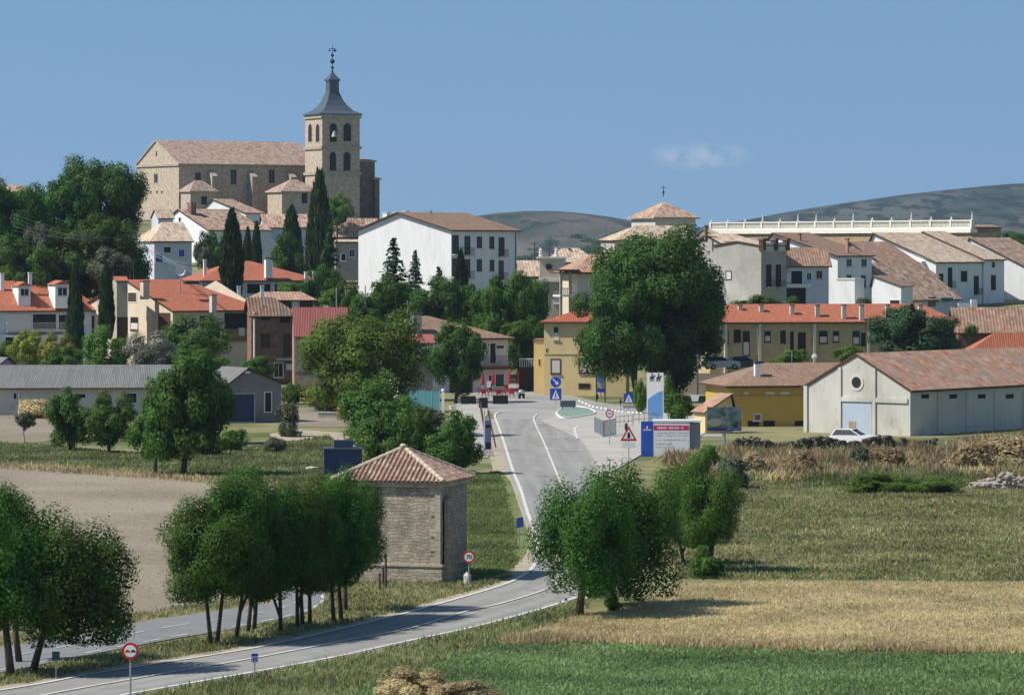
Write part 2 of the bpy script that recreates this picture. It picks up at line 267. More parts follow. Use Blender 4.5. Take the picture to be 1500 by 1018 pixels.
    A['ggreen'] = mk_leaf('green grass blades', (.09,.135,.035), (.15,.19,.065), (.26,.25,.115), .4, ns=.16)
    A['gweed'] = mk_leaf('brown dry weeds', (.19,.135,.065), (.31,.225,.12), (.44,.34,.2), .35, ns=.16)
# ------------------------------------------------------------------ foliage
def quads(name, C, T, B):
    n = len(C); V = np.empty((n, 4, 3), np.float32); V[:,0] = C+T; V[:,1] = C+B; V[:,2] = C-T; V[:,3] = C-B
    me = bpy.data.meshes.new(name); me.vertices.add(4*n); me.vertices.foreach_set('co', V.ravel())
    me.loops.add(4*n); me.loops.foreach_set('vertex_index', np.arange(4*n, dtype=np.int32))
    me.polygons.add(n); me.polygons.foreach_set('loop_start', np.arange(0, 4*n, 4, dtype=np.int32))
    me.update(calc_edges=True); return me
def unit(a): return a/np.maximum(np.linalg.norm(a, axis=1, keepdims=True), 1e-6)
def leafset(rng, pos, out, size, asp=.55, jit=.8):
    n = len(pos); Nn = unit(out+rng.normal(size=(n,3))*jit+np.array([0,0,.25])); T = unit(np.cross(Nn, rng.normal(size=(n,3)))); B = np.cross(Nn, T)
    s = size*rng.uniform(.6, 1.35, (n,1)); return pos, T*s, B*s*asp
def crown_mesh(name, seed, nb, n, size, core=.62, lump=(.26,.44), flat=.0):
    rng = np.random.default_rng(seed); d = unit(rng.normal(size=(nb,3))); c = d*(core*rng.uniform(.25, 1.0, (nb,1))**.6)
    r = rng.uniform(*lump, nb); w = r**2; w /= w.sum(); k = rng.choice(nb, n, p=w); dd = unit(rng.normal(size=(n,3)))
    rad = r[k][:,None]*(1-.45*rng.uniform(0, 1, (n,1))**2)*(1+.10*rng.normal(size=(n,1)))
    pos = c[k]+dd*rad
    lo = np.percentile(pos, 1, axis=0); hi = np.percentile(pos, 99, axis=0); pos = (pos-(lo+hi)/2)/((hi-lo)/2)
    if flat: pos[:,2] = np.where(pos[:,2] < -flat, -flat+(pos[:,2]+flat)*.35, pos[:,2])
    return quads(name, *leafset(rng, pos, dd*1.1+unit(pos)*.5, size, .6, .36))
def cypress_mesh(name, seed, n, size):
    rng = np.random.default_rng(seed); z = rng.uniform(0, 1, n)**1.15; t = rng.uniform(0, 2*np.pi, n)
    r = (1-z**2.2)**.8*(.75+.25*np.minimum(1, z*5))*(1+.13*np.sin(t*5+z*17)+.1*rng.normal(size=n)); r *= 1-.4*rng.uniform(0, 1, n)**3
    pos = np.stack([r*np.cos(t), r*np.sin(t), z], 1); out = np.stack([np.cos(t), np.sin(t), np.zeros(n)], 1)
    T = unit(np.stack([.25*np.cos(t), .25*np.sin(t), np.ones(n)*.35], 1)+rng.normal(size=(n,3))*.12); B = unit(np.cross(out+rng.normal(size=(n,3))*.5, T))
    s = size*rng.uniform(.6, 1.4, (n,1)); return quads(name, pos, T*s*np.array([1,1,.35]), B*s*.4*np.array([1,1,.2]))
def conifer_mesh(name, seed, levels, nper, size):
    rng = np.random.default_rng(seed); ps = []; od = []
    for i in range(levels):
        z = (i+.3)/levels; R = (1-z)**.85*rng.uniform(.8, 1.1)+.04; nbr = int(7+6*(1-z))
        for b in range(nbr):
            a = rng.uniform(0, 2*np.pi); Rb = R*rng.uniform(.65, 1.12); m = int(nper*(.3+Rb)); t = rng.uniform(.1, 1, m)
            wd = .16*Rb*(1-t*.8); x = t*Rb; y = rng.normal(size=m)*wd; zz = z+.05*t*np.sin(t*3)-.03*t*t+rng.normal(size=m)*.012
            ps.append(np.stack([x*np.cos(a)-y*np.sin(a), x*np.sin(a)+y*np.cos(a), zz], 1)); od.append(np.stack([np.cos(a)*.5+0*t, np.sin(a)*.5+0*t, 1+0*t], 1))
    pos = np.concatenate(ps); out = np.concatenate(od); C, T, B = leafset(rng, pos, out, size, .5, .6); k = np.array([1,1,.3]); return quads(name, C, T*k, B*k)
LM = {}
def setup_leaf_meshes():
    for i in range(4): LM['A%d' % i] = crown_mesh('leafy_crown', 10+i, 40, 34000, .028, .76, (.17,.36), .95)
    for i in range(4): LM['B%d' % i] = crown_mesh('leafy_crown', 30+i, 42, 13000, .05, .78, (.13,.31))
    for i in range(4): LM['C%d' % i] = crown_mesh('bushy_crown', 50+i, 26, 5200, .08, .7, (.18,.36))
    LM['W0'] = crown_mesh('large_crown', 71, 76, 52000, .029, .82, (.12,.25)); LM['W1'] = crown_mesh('large_crown', 72, 56, 36000, .035, .82, (.13,.28))
    for i in range(3): LM['Y%d' % i] = cypress_mesh('cypress_crown', 80+i, 5000, .3)
    for i in range(2): LM['K%d' % i] = conifer_mesh('conifer_crown', 90+i, 17, 34, .075)
    for k, m in LM.items(): m.materials.append(M['leafdark'])
def setmat(o, m): o.material_slots[0].link = 'OBJECT'; o.material_slots[0].material = m
def tree(name, label, base, box, mesh, mat, s=None, group=None, tr=.12, top=None, cat='tree', ry=None, dd=0.0, rot=None):
    """base = photo pixel of the foot, box = photo pixels of the crown at the foot's depth."""
    rng = random.Random(label+str(box))
    B = G(*base) if s is None else P(base[0], base[1], F/s)
    D = B.y; sc = F/D; x0, y0, x1, y1 = box
    c = P((x0+x1)/2, (y0+y1)/2, D)-B; rx = (x1-x0)/2/sc*.98; rz = (y1-y0)/2/sc*.98
    root = thing(name, label, cat, B, 0, group)
    q = MB(); k = Vector((c.x*.35+rng.uniform(-.17,.17), rng.uniform(-.12,.12), c.z*rng.uniform(.38,.52))); top_ = Vector((c.x*.9, 0, c.z))
    pts = [Vector((0,0,-.6)), Vector((0,0,0)), k, top_, Vector((c.x, 0, c.z+rz*.5))]; q.path(pts, [tr*1.35, tr*1.2, tr*.85, tr*.55, tr*.15], 8)
    st = k+(top_-k)*.35
    if rng.random() < .45:
        e = Vector((c.x+rng.choice((-1,1))*rx*.45, rng.uniform(-.3,.3)*rx, c.z)); b0 = Vector((k.x*.5, k.y*.5, c.z*rng.uniform(.12,.3))); q.path([b0, (b0+e)/2+Vector((e.x*.15, 0, 0)), e], [tr*.8, tr*.6, tr*.3], 7)
    for i in range(5):
        a = i*1.256+rng.random(); e = st+Vector((math.cos(a)*rx*.55, math.sin(a)*rx*.5, rz*rng.uniform(.1,.7)+(c.z-st.z)*.6)); md = (st+e)/2+Vector((0,0,-.05*rz))
        q.path([st, md, e], [tr*.5, tr*.33, tr*.08], 6)
    q.build('trunk', M['trunk'], root, smooth_=True)
    o = link('crown', LM[mesh], root, c, rng.uniform(0, 6.28) if rot is None else rot, (rx, (ry or rx*.95), rz)); setmat(o, M[mat])
    return root
def cypress(label, px, y0, y1, hw, s, mesh='Y0', group=None, mat='cyp', name='cypress_tree'):
    B = P(px, y1, F/s); root = thing(name, label, 'tree', B, 0, group); h = (y1-y0)/s
    q = MB(); q.tube((0,0,-1), (0,0,h*.5), .18, .05); q.build('trunk', M['trunk'], root)
    o = link('crown', LM[mesh], root, (0,0,.1), random.uniform(0,6), (hw/s, hw/s, h)); setmat(o, M[mat]); return root
def bush(name, label, box, mat, s=None, mesh=None, group=None, cat='bush', by=None):
    x0, y0, x1, y1 = box
    B = G((x0+x1)/2, y1) if s is None else P((x0+x1)/2, y1, F/s)
    sc = F/B.y; rz = (y1-y0)/2/sc; rx = (x1-x0)/2/sc
    o = link(name, LM[mesh or 'C%d' % random.randrange(4)], None, B+Vector((0,0,rz*.92)), random.uniform(0,6), (rx, rx*.9, rz)); setmat(o, M[mat])
    return tag(o, label, cat, group)
def inpoly(x, y, poly):
    r = np.zeros(len(x), bool); n = len(poly)
    for i in range(n):
        (x1, y1), (x2, y2) = poly[i], poly[(i+1) % n]
        if y1 == y2: continue
        c = ((y1 > y) != (y2 > y)) & (x < (x2-x1)*(y-y1)/(y2-y1)+x1); r ^= c
    return r
def gpoly(pp): return [(G(*p).x, G(*p).y) for p in pp]
def blades(name, polys, n, h, w, mat, nb=4, spread=.12, seed=1, patch=0, avoid=None, sheaf=.35, clump=0):
    rng = np.random.default_rng(seed); X = []; Y = []; HF = []
    for pp in polys:
        g = gpoly(pp); xs = [a for a, b in g]; ys = [b for a, b in g]; x = rng.uniform(min(xs), max(xs), n*3); y = rng.uniform(min(ys), max(ys), n*3)
        k = inpoly(x, y, g)
        if avoid is not None:
            for av in avoid: k &= ~inpoly(x, y, av)
        if patch and not clump:
            f = np.sin(x*.31+1.3*np.sin(y*.17))+np.sin(y*.23+x*.11)+np.sin(x*.9+y*.05)*.4; k &= (f+2.4)/4.8*patch+1-patch > rng.uniform(0, 1, len(x))
        x = x[k][:n]; y = y[k][:n]
        if clump:
            m = max(4, n//clump); j = rng.integers(0, m, len(x)); x = x[j]+rng.normal(size=len(j))*.55; y = y[j]+rng.normal(size=len(j))*.55; HF.append(rng.uniform(.35, 1.5, m)[j]*np.exp(rng.normal(size=len(j))*.2))
        else: HF.append(.75+.5*rng.random(len(x)))
        X.append(x); Y.append(y)
    x = np.repeat(np.concatenate(X), nb); y = np.repeat(np.concatenate(Y), nb); m = len(x)
    x = x+rng.normal(size=m)*spread; y = y+rng.normal(size=m)*spread; hh = h*rng.uniform(.5, 1.3, (m,1))*np.repeat(np.concatenate(HF), nb)[:,None]
    T = unit(np.stack([rng.normal(size=m)*sheaf, rng.normal(size=m)*sheaf, np.ones(m)], 1))*hh*.5
    a = rng.uniform(0, np.pi, m); B = np.stack([np.cos(a), np.sin(a), 0*a], 1)*w*rng.uniform(.6, 1.4, (m,1))
    C = np.stack([x, y, hh[:,0]*.42], 1); me = quads(name, C, T, B); me.materials.append(M[mat]); return struct(link(name, me), 'stuff')

# ------------------------------------------------------------------ ground sheets and ribbons
def catmull(pts, k=6):
    out = []; n = len(pts)
    for i in range(n-1):
        p0, p1, p2, p3 = pts[max(0,i-1)], pts[i], pts[i+1], pts[min(n-1,i+2)]
        for j in range(k):
            t = j/k; out.append(.5*((2*p1)+(p2-p0)*t+(2*p0-5*p1+4*p2-p3)*t*t+(3*p1-p0-3*p2+p3)*t**3))
    out.append(pts[-1]); return out
def sheet(name, pp, mat, z):
    bm = bmesh.new(); vs = [bm.verts.new((*G(*p).xy, z)) for p in pp]; f = bm.faces.new(vs); bmesh.ops.triangulate(bm, faces=[f])
    bm.normal_update()
    for f in bm.faces:
        if f.normal.z < 0: f.normal_flip()
    me = bpy.data.meshes.new(name); bm.to_mesh(me); bm.free(); me.materials.append(M[mat]); return struct(link(name, me))
def fuzzy(pp, amp=1.2, seed=0, k=6):
    """roughen the outline of a field so that its edge is uneven; returns photo pixels"""
    rng = random.Random(seed); out = []; n = len(pp)
    for i in range(n):
        a, b = Vector(pp[i]), Vector(pp[(i+1) % n]); L = max(1, int((b-a).length/22))
        for j in range(L):
            q = a+(b-a)*(j/L); out.append((q.x+rng.uniform(-3,3)*amp, q.y+rng.uniform(-1,1)*amp))
    return out
def strip(q, Lp, Rp, z):
    d = 0
    for i in range(len(Lp)-1):
        q.face([(Rp[i].x, Rp[i].y, z), (Rp[i+1].x, Rp[i+1].y, z), (Lp[i+1].x, Lp[i+1].y, z), (Lp[i].x, Lp[i].y, z)])
def band(q, pts, w, z, dash=None, gap=0):
    Lp = []; Rp = []
    for i, p in enumerate(pts):
        d = (pts[min(i+1, len(pts)-1)]-pts[max(i-1, 0)]); d.z = 0; d.normalize(); n = Vector((-d.y, d.x, 0)); Lp.append(p+n*w/2); Rp.append(p-n*w/2)
    if not dash: strip(q, Lp, Rp, z); return
    acc = 0
    for i in range(len(pts)-1):
        if acc % (dash+gap) < dash: strip(q, Lp[i:i+2], Rp[i:i+2], z)
        acc += (pts[i+1]-pts[i]).length
def dense(pts, step=.4):
    out = []
    for a, b in zip(pts, pts[1:]):
        n = max(1, int((b-a).length/step)); out += [a+(b-a)*(j/n) for j in range(n)]
    return out+[pts[-1]]

# ------------------------------------------------------------------ houses
class House:
    def __init__(s, name, label, sc, c, l, r, a, yb, ye, cat='house', group=None):
        s.D = F/sc; s.sc = sc; s.o = P(c, yb, s.D); a = math.radians(a); s.a = a
        s.ux = Vector((math.cos(a), math.sin(a), 0)); s.vy = Vector((-math.sin(a), math.cos(a), 0))
        def ext(px, d):
            k = (px-750)/F; return (k*s.o.y-s.o.x)/(d.x-k*d.y)
        s.Lx = abs(ext(r, s.ux)); s.Ly = abs(ext(l, s.vy)) if l is not None else 8.0
        s.h = (yb-ye)/sc; s.root = thing(name, label, cat, s.o, a, group); s.rise = 0; s.rp = .5; s.axis = 'x'
    def setLy(s, v): s.Ly = v; return s
    def loc(s, p):
        d = p-s.o; return Vector((d.dot(s.ux), d.dot(s.vy), d.z))
    def at(s, px, py, face, off=0.0):
        """ray through a pixel meets a wall plane: 'R' is y=off, 'L' is x=off -> (along, z)"""
        d = Vector(((px-750)/F, 1, -(py-HZ)/F)); n = s.vy if face == 'R' else s.ux
        o = Vector((0,0,CZ)); t = ((s.o-o).dot(n)+off)/d.dot(n); q = s.loc(o+d*t)
        return (q.x if face == 'R' else q.y), q.z
    def top(s, py, extra=0.0):
        return (CZ-(py-HZ)/F*(s.D+extra))-s.o.z
    def shell(s, wall, rise=None, axis='x', rp=.5, apex=None, hip=(0,0), below=3.0, name='wall', gable_mat=None):
        s.axis = axis; s.rp = rp
        if apex:
            face = 'L' if axis == 'x' else 'R'; u, z = s.at(*apex, face); s.rp = u/(s.Ly if axis == 'x' else s.Lx); rise = z-s.h
        s.rise = rise or 0; s.hip = hip; q = MB(); X, Y, h, b = s.Lx, s.Ly, s.h, -below
        def side(p, q_, ridge):
            pts = [Vector((*p, b)), Vector((*q_, b)), Vector((*q_, h))]
            if ridge is not None: pts.append(Vector((p[0]+(q_[0]-p[0])*ridge, p[1]+(q_[1]-p[1])*ridge, h+s.rise)))
            pts.append(Vector((*p, h))); q.face(pts)
        gx0 = s.rp if axis == 'x' and not hip[0] and s.rise else None; gx1 = 1-s.rp if axis == 'x' and not hip[1] and s.rise else None
        gy0 = s.rp if axis == 'y' and not hip[0] and s.rise else None; gy1 = 1-s.rp if axis == 'y' and not hip[1] and s.rise else None
        side((0,Y), (0,0), None if gx0 is None else 1-gx0); side((0,0), (X,0), gy0); side((X,0), (X,Y), None if gx1 is None else 1-gx1); side((X,Y), (0,Y), gy1)
        s.wall = q.build(name, M[wall], s.root); return s
    def roof(s, mat, o=.45, t=.16, eo=None, name='roof', fascia=None):
        X, Y = (s.Lx, s.Ly) if s.axis == 'x' else (s.Ly, s.Lx); h, rise, rp = s.h, s.rise, s.rp; eo = o if eo is None else eo
        sl0 = rise/max(.01, Y*rp); sl1 = rise/max(.01, Y*(1-rp)); yr = Y*rp
        x0, x1 = -eo, X+eo; r0 = x0+(s.hip[0]+eo if s.hip[0] else 0); r1 = x1-(s.hip[1]+eo if s.hip[1] else 0)
        if r0 > r1: r0 = r1 = (r0+r1)/2
        ze0, ze1 = h-o*sl0+.03, h-o*min(sl1, .6)+.03; zr = h+rise+.03
        y0, y1 = -o, Y+o
        if rp > .97: y1 = Y+.15; ze1 = zr-.1
        q = MB(); fl = (lambda p: Vector(p)) if s.axis == 'x' else (lambda p: Vector((p[1], p[0], p[2])))
        A, B, C, D_ = (x0,y0,ze0), (x1,y0,ze0), (x1,y1,ze1), (x0,y1,ze1); R0, R1 = (r0,yr,zr), (r1,yr,zr)
        faces = [[A,B,R1,R0], [C,D_,R0,R1]]
        faces.append([D_,A,R0]); faces.append([B,C,R1])
        for i, fc in enumerate(faces):
            if (i == 2 and not s.hip[0]) or (i == 3 and not s.hip[1]): continue
            e = (Vector(fc[1])-Vector(fc[0])); L = max(.001, e.length); e /= L
            uv = []
            for p in fc:
                d = Vector(p)-Vector(fc[0]); u = d.dot(e); v = (d-e*u).length; uv.append((u+i*7.3, v))
            q.face([fl((p[0], p[1], p[2]+t)) for p in fc], uv, 0)
            q.face([fl(p) for p in reversed(fc)], None, 1)
        def edge(p, r): q.face([fl(p), fl(r), fl((r[0],r[1],r[2]+t)), fl((p[0],p[1],p[2]+t))], None, 1)
        edge(A,B); edge(C,D_)
        if s.hip[0]: edge(D_,A)
        else: edge(D_,R0); edge(R0,A)
        if s.hip[1]: edge(B,C)
        else: edge(B,R1); edge(R1,C)
        s.rf = q.build(name, [M[mat], M[fascia or 'brownwood']], s.root, recalc=False)
        return s
    def flatroof(s, mat='concrete', t=.2, par=.0):
        q = MB(); q.box(-.1, s.Lx+.1, -.1, s.Ly+.1, s.h, s.h+t); q.build('roof', M[mat], s.root); return s
    def fbox(s, q, face, u0, u1, w0, w1, z0, z1, m=0):
        if face == 'R': q.box(u0, u1, -w1, -w0, z0, z1, m)
        else: q.box(-w1, -w0, u0, u1, z0, z1, m)
    def win(s, face, x0, y0, x1, y1, style='glass', frame='framew', off=0.0, sill=True, name='window', bal=False, t=None, lo=0):
        ua, za = s.at(x0, y1, face, off); ub, zb = s.at(x1, y0, face, off); u0, u1 = min(ua, ub), max(ua, ub); z0, z1 = za, zb
        if z1 < z0: z0, z1 = z1, z0
        o = -off; t = t or min(.12, (u1-u0)*.16); q = MB(); d = o+.05
        for a in ((u0-t,u0,z0-t,z1+t), (u1,u1+t,z0-t,z1+t), (u0,u1,z1,z1+t), (u0,u1,z0-t,z0)): s.fbox(q, face, a[0], a[1], o-.05, d, a[2], a[3])
        if style == 'glass': s.fbox(q, face, (u0+u1)/2-.025, (u0+u1)/2+.025, o+.012, o+.045, z0, z1)
        if sill: s.fbox(q, face, u0-t-.06, u1+t+.06, o+.052, o+.16, z0-t-.05, z0-t+.03)
        w = q.build(name, M[frame], s.root)
        p = MB(); s.fbox(p, face, u0, u1, o-.05, o+.02, z0, z1); p.build('pane', M['glass' if style in ('glass', 'half') else style], w)
        if style == 'half': p = MB(); s.fbox(p, face, u0, u1, o+.021, o+.035, z0+(z1-z0)*lo, z0+(z1-z0)*(lo+.55)); p.build('blind', M['blind'], w)
        if bal: s.balcony(face, u0-.35, u1+.35, z0-t, o)
        return w
    def balcony(s, face, u0, u1, z, o=0.0, dep=.7, mat='iron', slab='concrete', hh=1.0):
        q = MB(); s.fbox(q, face, u0, u1, o+.06, o+dep, z-.16, z-.02); b = q.build('balcony', M[slab], s.root)
        q = MB(); s.fbox(q, face, u0, u1, o+dep-.05, o+dep, z+hh-.05, z+hh)
        for e in (u0, u1-.04): s.fbox(q, face, e, e+.04, o+.06, o+dep-.051, z+hh-.05, z+hh)
        n = max(3, int((u1-u0)/.14))
        for i in range(n+1): u = u0+.01+(u1-u0-.03)*i/n; s.fbox(q, face, u, u+.022, o+dep-.04, o+dep-.015, z-.02, z+hh-.05)
        q.build('railing', M[mat], b); return b
    def chim(s, px, yt, yb, w, dd, mat='white', cap='brick', name='chimney', parent=None):
        c = s.loc(P(px, yb, s.D+dd)); ht = (yb-yt)/F*(s.D+dd); k = w/F*(s.D+dd)/2; q = MB()
        q.box(c.x-k, c.x+k, c.y-k, c.y+k, c.z-1.0, c.z+ht*.82); q.box(c.x-k*1.2, c.x+k*1.2, c.y-k*1.2, c.y+k*1.2, c.z+ht*.9, c.z+ht, 1)
        for i in (-1, 1):
            for j in (-1, 1): q.box(c.x+i*k*.85-.06, c.x+i*k*.85+.06, c.y+j*k*.85-.06, c.y+j*k*.85+.06, c.z+ht*.82, c.z+ht*.9, 1)
        return q.build(name, [M[mat], M[cap]], getattr(s, 'rf', None) or s.root)
    def part(s, q, name, mat, parent=None): return q.build(name, M[mat] if isinstance(mat, str) else [M[x] for x in mat], parent or s.root)
    def slab(s, face, x0, y0, x1, y1, mat, name, out=.08, off=0.0):
        ua, za = s.at(x0, y1, face, off); ub, zb = s.at(x1, y0, face, off); q = MB(); s.fbox(q, face, min(ua,ub), max(ua,ub), -off-.02, -off+out, min(za,zb), max(za,zb)); return s.part(q, name, mat)
# ================================================================== SETTING
setup_mats(); setup_leaf_meshes()
def build_ground():
    ys = list(range(-60, 470, 25))+list(range(470, 1100, 10))+list(range(1100, 2700, 100))+[3200,4200,5500,7500,10000,14000]
    xs = [-9000,-5000,-3000,-1800,-1100,-700,-450,-300]+list(range(-220, 221, 8))+[300,450,700,1100,1800,3000,5000,9000]
    v = []; f = []
    for y in ys:
        for x in xs: v.append((x, y, gz(x, y)+(0 if y <= 470 else .35*noise.noise(Vector((x*.08, y*.08, 0))))))
    W = len(xs)
    for j in range(len(ys)-1):
        for i in range(W-1): a = j*W+i; f.append((a, a+1, a+W+1, a+W))
    me = bpy.data.meshes.new('ground'); me.from_pydata(v, [], f); me.materials.append(M['ground']); me.polygons.foreach_set('use_smooth', [True]*len(f)); me.update()
    struct(link('ground', me))
build_ground()
def hill(name, ridge, Y0, Y1, zb, mat, amp, seed):
    """a range of hills whose crest runs through the given photo points at distance Y1"""
    v = []; f = []; n = 160; m = 34; xs = [p[0] for p in ridge]
    for j in range(m+1):
        t = j/m*1.45; Y = Y0+(Y1-Y0)*t
        for i in range(n+1):
            px = xs[0]+(xs[-1]-xs[0])*i/n; X = (px-750)/F*Y1*(.75+.25*Y/Y1); zr = P(0, interp([(a, b) for a, b in ridge], px), Y1).z
            k = smooth(0, 1, t) if t <= 1 else 1-smooth(0, .9, t-1)*.9
            w = noise.fractal(Vector((X*.0022+seed, Y*.0016, seed)), 1.0, 2.1, 6)
            v.append((X, Y, zb+(zr-zb)*k+amp*w*(1-abs(k-.5)*1.2 if t < 1 else .4)*(.25 if .93 < t < 1.07 else 1)))
    W = n+1
    for j in range(m):
        for i in range(n): a = j*W+i; f.append((a, a+1, a+W+1, a+W))
    me = bpy.data.meshes.new(name); me.from_pydata(v, [], f); me.materials.append(M[mat]); me.polygons.foreach_set('use_smooth', [True]*len(f)); me.update(); struct(link(name, me))
hill('hills', [(-900,345),(0,340),(400,338),(560,334),(640,326),(690,318),(730,313),(770,310),(810,310),(850,314),(890,320),(925,326),(1000,338),(1080,347),(1200,356)], 2000, 4200, -48, 'mesa', 12, 3)
hill('hills', [(760,362),(900,352),(980,340),(1040,331),(1100,321),(1150,311),(1200,303),(1250,296),(1320,286),(1400,277),(1450,272),(1500,269),(1600,264),(1800,266),(2300,290),(2900,330)], 2600, 5600, -48, 'hill', 9, 11)
# road
LE = [(-80,1026),(60,1003),(140,988),(330,958),(400,945),(520,918),(600,898),(646,885),(715,865),(756,850),(781,832),(788,812),(785,785),(773,752),(763,719),(751,689),(738,648),(726,614)]
RE = [(-60,1062),(100,1034),(224,1012),(372,986),(490,964),(600,940),(680,923),(740,908),(800,891),(850,874),(905,845),(928,815),(930,785),(915,755),(895,722),(875,690),(850,648),(843,614)]
Lg = catmull([G(*p) for p in LE], 7); Rg = catmull([G(*p) for p in RE], 7)
def widen(a, b, w): return [p+(p-q).normalized()*w for p, q in zip(a, b)]
q = MB(); strip(q, widen(Lg, Rg, 1.5), widen(Rg, Lg, 1.0), .02); struct(q.build('road_shoulder', M['dirt'], recalc=False))
q = MB(); a_, b_ = widen(Lg, Rg, .35), widen(Rg, Lg, .35); v_ = 0
for i in range(len(a_)-1):
    d_ = ((a_[i+1]-a_[i]).length+(b_[i+1]-b_[i]).length)/2; q.face([(b_[i].x, b_[i].y, .05), (b_[i+1].x, b_[i+1].y, .05), (a_[i+1].x, a_[i+1].y, .05), (a_[i].x, a_[i].y, .05)], [(1,v_),(1,v_+d_),(0,v_+d_),(0,v_)]); v_ += d_
struct(q.build('road', M['roadway'], recalc=False))
ROADPOLY = [(p.x, p.y) for p in widen(Lg, Rg, 1.2)]+[(p.x, p.y) for p in reversed(widen(Rg, Lg, .8))]
sheet('road_junction', [(664,596),(690,577),(706,570),(765,562),(790,565),(830,578),(880,590),(950,600),(1030,604),(1060,640),(1010,640),(935,664),(905,680),(877,694),(868,680),(843,640),(800,622),(728,618),(722,607),(716,600),(690,603)], 'asphalt', .03)
sheet('paved_apron', [(790,616),(815,612),(843,600),(930,604),(1020,608),(1040,630),(1012,650),(938,668),(900,690),(880,697),(869,672),(852,646)], 'paving', .075)
sheet('pavement', [(660,600),(690,592),(716,602),(712,612),(716,640),(722,664),(712,672),(690,668),(668,640),(655,618)], 'paving', .06)
q = MB(); cl = catmull([G(*p) for p in [(-60,1046),(80,1017),(220,992),(360,968),(480,945),(600,922),(687,896),(740,884),(806,862),(838,840),(855,812),(852,785),(841,752),(829,725),(820,705),(798,652),(785,624),(782,614),(787,607)]], 8)
band(q, cl, .16, .085); band(q, [p for p in Lg], .22, .08); band(q, catmull([G(*p) for p in [(738,648),(728,620),(725,610),(730,605),(745,602),(762,601)]], 6), .22, .09)
band(q, Rg[:-14], .22, .08); band(q, [G(*p) for p in [(802,660),(860,661)]], .45, .1); band(q, [G(*p) for p in [(786,630),(842,631)]], .35, .1); band(q, catmull([G(*p) for p in [(846,644),(843,636),(842,629),(848,625)]], 5), .25, .1)
band(q, [G(*p) for p in [(788,622),(806,621)]], .3, .1)
for i in range(9): x = 792+i*6.2; band(q, [G(x, 641.5), G(x+3.4, 641.5)], .9, .1)
struct(q.build('road_markings', M['paint'], recalc=False))
# cycle path
PA = [(-60,957),(0,949),(80,936),(160,921),(250,905),(340,893),(392,884),(412,876),(416,866),(408,856),(396,850),(370,842)]
PB = [(-60,998),(0,986),(80,970),(160,954),(250,937),(340,922),(410,908),(450,898),(474,886),(478,876),(466,862),(440,848)]
Ag = catmull([G(*p) for p in PA], 7); Bg = catmull([G(*p) for p in PB], 7)
q = MB(); strip(q, Ag, Bg, .04); struct(q.build('path', M['path'], recalc=False))
q = MB(); mid = dense([(a*.55+b*.45) for a, b in zip(Ag, Bg)]); band(q, mid, .12, .06, 1.6, 1.6); band(q, dense([(a*.08+b*.92) for a, b in zip(Ag, Bg)]), .12, .06, 1.2, 1.2)
struct(q.build('path_markings', M['paint'], recalc=False))
PATHPOLY = [(p.x, p.y) for p in Ag]+[(p.x, p.y) for p in reversed(Bg)]
# fields
PLOUGH = [(-60,678),(0,680),(120,688),(240,700),(330,708),(420,716),(480,726),(505,760),(480,815),(430,835),(392,845),(405,858),(404,868),(380,878),(300,890),(200,904),(100,922),(0,940),(-60,950)]
UPPER = [(-60,604),(30,606),(80,612),(110,622),(100,640),(60,648),(-60,650)]
STUB = [(747,934),(800,918),(840,903),(900,896),(945,880),(975,866),(1000,857),(1100,851),(1250,852),(1500,854),(1700,858),(1700,962),(1500,958),(1250,955),(1050,949),(900,941),(800,938)]
CROP = [(470,1030),(560,995),(640,970),(735,943),(800,939),(900,942),(1050,950),(1250,956),(1500,959),(1700,963),(1800,1040),(1000,1060),(450,1060)]
BAND = [(-60,648),(60,652),(150,662),(250,668),(330,660),(420,650),(480,640),(500,660),(505,700),(500,722),(420,714),(330,706),(240,698),(120,686),(-60,676)]
GRASSY = [(684,700),(735,690),(748,705),(760,740),(772,775),(774,800),(766,818),(740,838),(700,850),(686,850)]
sheet('ploughed_field', fuzzy(PLOUGH, 1, 1), 'plough', .015); sheet('fallow_field', fuzzy(UPPER, .7, 2), 'plough', .015); sheet('stubble_field', fuzzy(STUB, 1.0, 3), 'stubble', .02)
sheet('crop_field', fuzzy(CROP, 1.2, 4), 'crop', .03); sheet('fallow_grass', fuzzy(BAND, .8, 5), 'band', .02); sheet('lawn', fuzzy(GRASSY, .5, 6), 'lawn', .026)
GARDEN = [(410,632),(480,628),(560,640),(620,640),(640,660),(560,668),(500,660),(440,650),(405,645)]
sheet('garden_path', fuzzy([(395,636),(440,630),(500,634),(560,648),(600,652),(590,660),(530,656),(470,648),(400,645)], .5, 7), 'dirt', .035)
sheet('garden_soil', fuzzy([(420,600),(500,592),(560,600),(560,625),(480,626),(420,625)], .5, 8), 'plough', .03)
# grasses
rg = ROADPOLY
VERGE = [(500,1030),(600,985),(735,943),(747,934),(800,918),(840,903),(860,890),(850,878),(740,912),(600,946),(372,992),(224,1018),(180,1030)]
MEADOW = [(985,850),(1000,830),(960,790),(950,740),(985,720),(1040,705),(1120,700),(1250,702),(1400,706),(1560,712),(1560,852),(1250,850),(1100,849)]
LV = [(-40,1010),(60,998),(140,983),(330,953),(400,940),(520,913),(646,880),(715,860),(760,842),(690,855),(520,852),(480,862),(482,880),(450,902),(340,926),(160,958),(0,990)]
blades('crop_rows', [CROP], 34000, .2, .035, 'gcrop', 4, .12, 1, .5, None, .7)
blades('stubble_straw', [STUB], 26000, .15, .022, 'gdry', 4, .14, 2, .4, None, .6)
blades('verge_grass', [VERGE], 7000, .25, .025, 'gmix', 4, .12, 3, .5, [rg])
blades('verge_grass', [VERGE], 3500, .3, .03, 'ggreen', 4, .14, 4, .8, [rg])
